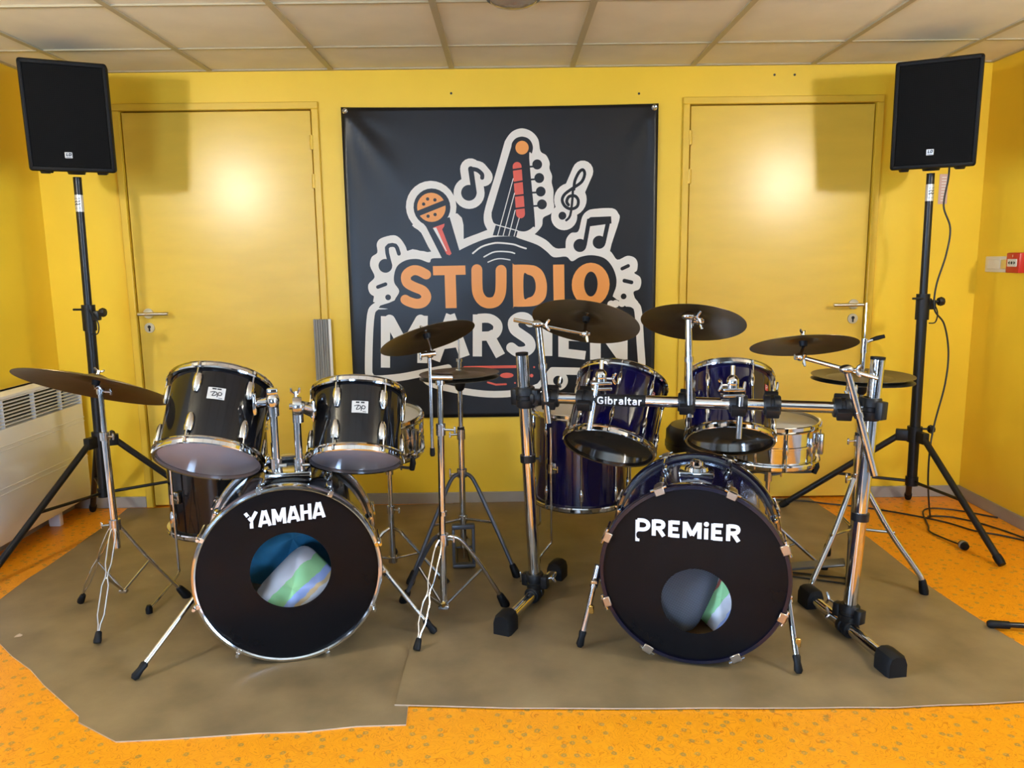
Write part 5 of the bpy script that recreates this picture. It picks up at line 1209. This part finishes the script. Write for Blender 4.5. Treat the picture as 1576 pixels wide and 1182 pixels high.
boom(.150, bat(.150) + off + Vector((-.010, 0, -.085)), (.106, 2.735, 1.080), (.020, 2.725, 1.096), (.272, 2.765, 1.040), cymE_c, cymE_n)
boom(.618, bat(.618) + off + Vector((.004, 0, -.045)), (.612, 2.640, 1.108), (.612, 2.640, 1.108), (.650, 2.660, 1.090), cymF_c, cymF_n)
boom(1.110, (1.196, 2.470, .590), (1.088, 2.475, .942), (1.180, 2.455, .914), (.962, 2.545, .975), cymG_c, cymG_n)

# ================================================================== cables and odds on the floor
def cable(name, label, pts, r=.0042, cat='cable', group='black cables on the floor by the right stand'):
    P = smooth_path(pts, 8); o = MB().tube(P, r, 8).build(name, 'cable', None, (P[0].x, P[0].y, 0)); return tag(o, label, cat, group)
cable('speaker_cable', 'black cable hanging from the right speaker down its stand',
      [(2.005, 3.62, 1.70), (2.010, 3.63, 1.64), (1.995, 3.625, 1.52), (2.030, 3.62, 1.42), (2.020, 3.62, 1.30), (1.985, 3.62, 1.16), (1.985, 3.62, 1.05), (2.035, 3.62, .98), (2.065, 3.62, .85), (2.055, 3.61, .70), (2.015, 3.60, .52), (1.990, 3.58, .40), (1.985, 3.57, .26), (2.015, 3.60, .12), (2.06, 3.66, .03), (2.10, 3.74, .006), (2.20, 3.72, .006), (2.30, 3.60, .006), (2.37, 3.40, .006), (2.40, 3.15, .006)])
cable('power_cable', 'black power cable running along the back wall to the right corner',
      [(1.35, 4.03, .012), (1.55, 4.00, .012), (1.66, 3.96, .008), (1.82, 3.90, .006), (1.97, 3.80, .006), (2.12, 3.66, .006), (2.20, 3.52, .006), (2.28, 3.46, .006), (2.36, 3.36, .006), (2.415, 3.18, .006)])
pc = thing('plug_lead', 'short black lead with a mains plug lying on the orange floor', 'cable', (2.018, 3.315, 0), group='black cables on the floor by the right stand'); o3 = Vector((2.018, 3.315, 0))
MB().tube(smooth_path([(2.018, 3.325, .014), (2.00, 3.42, .008), (1.985, 3.52, .006), (2.02, 3.60, .006), (2.10, 3.80, .006), (2.17, 3.86, .006), (2.26, 3.84, .006), (2.34, 3.78, .006), (2.42, 3.70, .006)], 8), .004, 8).build('lead', 'cable', pc, o3)
m = MB(); m.lathe([(0, -.022), (.016, -.020), (.020, -.004), (.019, .012), (.009, .024), (0, .030)], 16, Matrix.Translation((2.018, 3.305, .020)) @ Matrix.Rotation(-PI / 2 + .1, 4, 'X')); m.build('plug', 'plastic', pc, o3)
MB().lathe([(.0195, -.008), (.021, -.006), (.021, .004), (.0195, .006)], 16, Matrix.Translation((2.018, 3.305, .020)) @ Matrix.Rotation(-PI / 2 + .1, 4, 'X'), closed=True).build('plug_band', 'greyduct', pc, o3)
ms = thing('microphone_stand_leg', 'end of a thin black stand leg on the floor at the right edge', 'stand leg', (1.69, 2.55, .006)); o3 = Vector((1.69, 2.55, .006))
MB().cyl((1.70, 2.547, .022), (2.15, 2.46, .030), .010, n=12).build('tube', 'blackmetal', ms, o3)
MB().tube([(1.668, 2.555, .0205), (1.676, 2.553, .0205), (1.735, 2.540, .0215)], [.010, .0142, .0135], 14).build('rubber_tip', 'rubber', ms, o3)
hb_ = MB(); hb_.lathe([(0, 0), (.11, 0), (.115, .012), (.06, .022), (.02, .030), (0, .030)], 28, Matrix.Translation((2.20, 2.455, 0.0))); hb_.build('base_disc', 'blackmetal', ms, o3)
for x, y_, a in ((-1.756, 2.60, .3),):
    m = MB(); m.add([(-.012, -.006, .0005), (.010, -.008, .002), (.014, .004, .0008), (.002, .010, .006), (-.010, .006, .001)], [(0, 1, 2, 3, 4)])
    o = m.build('paper_scrap', 'matedge'); o.location = (x, y_, .0045); o.rotation_euler = (0, 0, a)
    tag(o, 'tiny pale torn scrap lying at the left edge of the vinyl sheet', 'scrap')
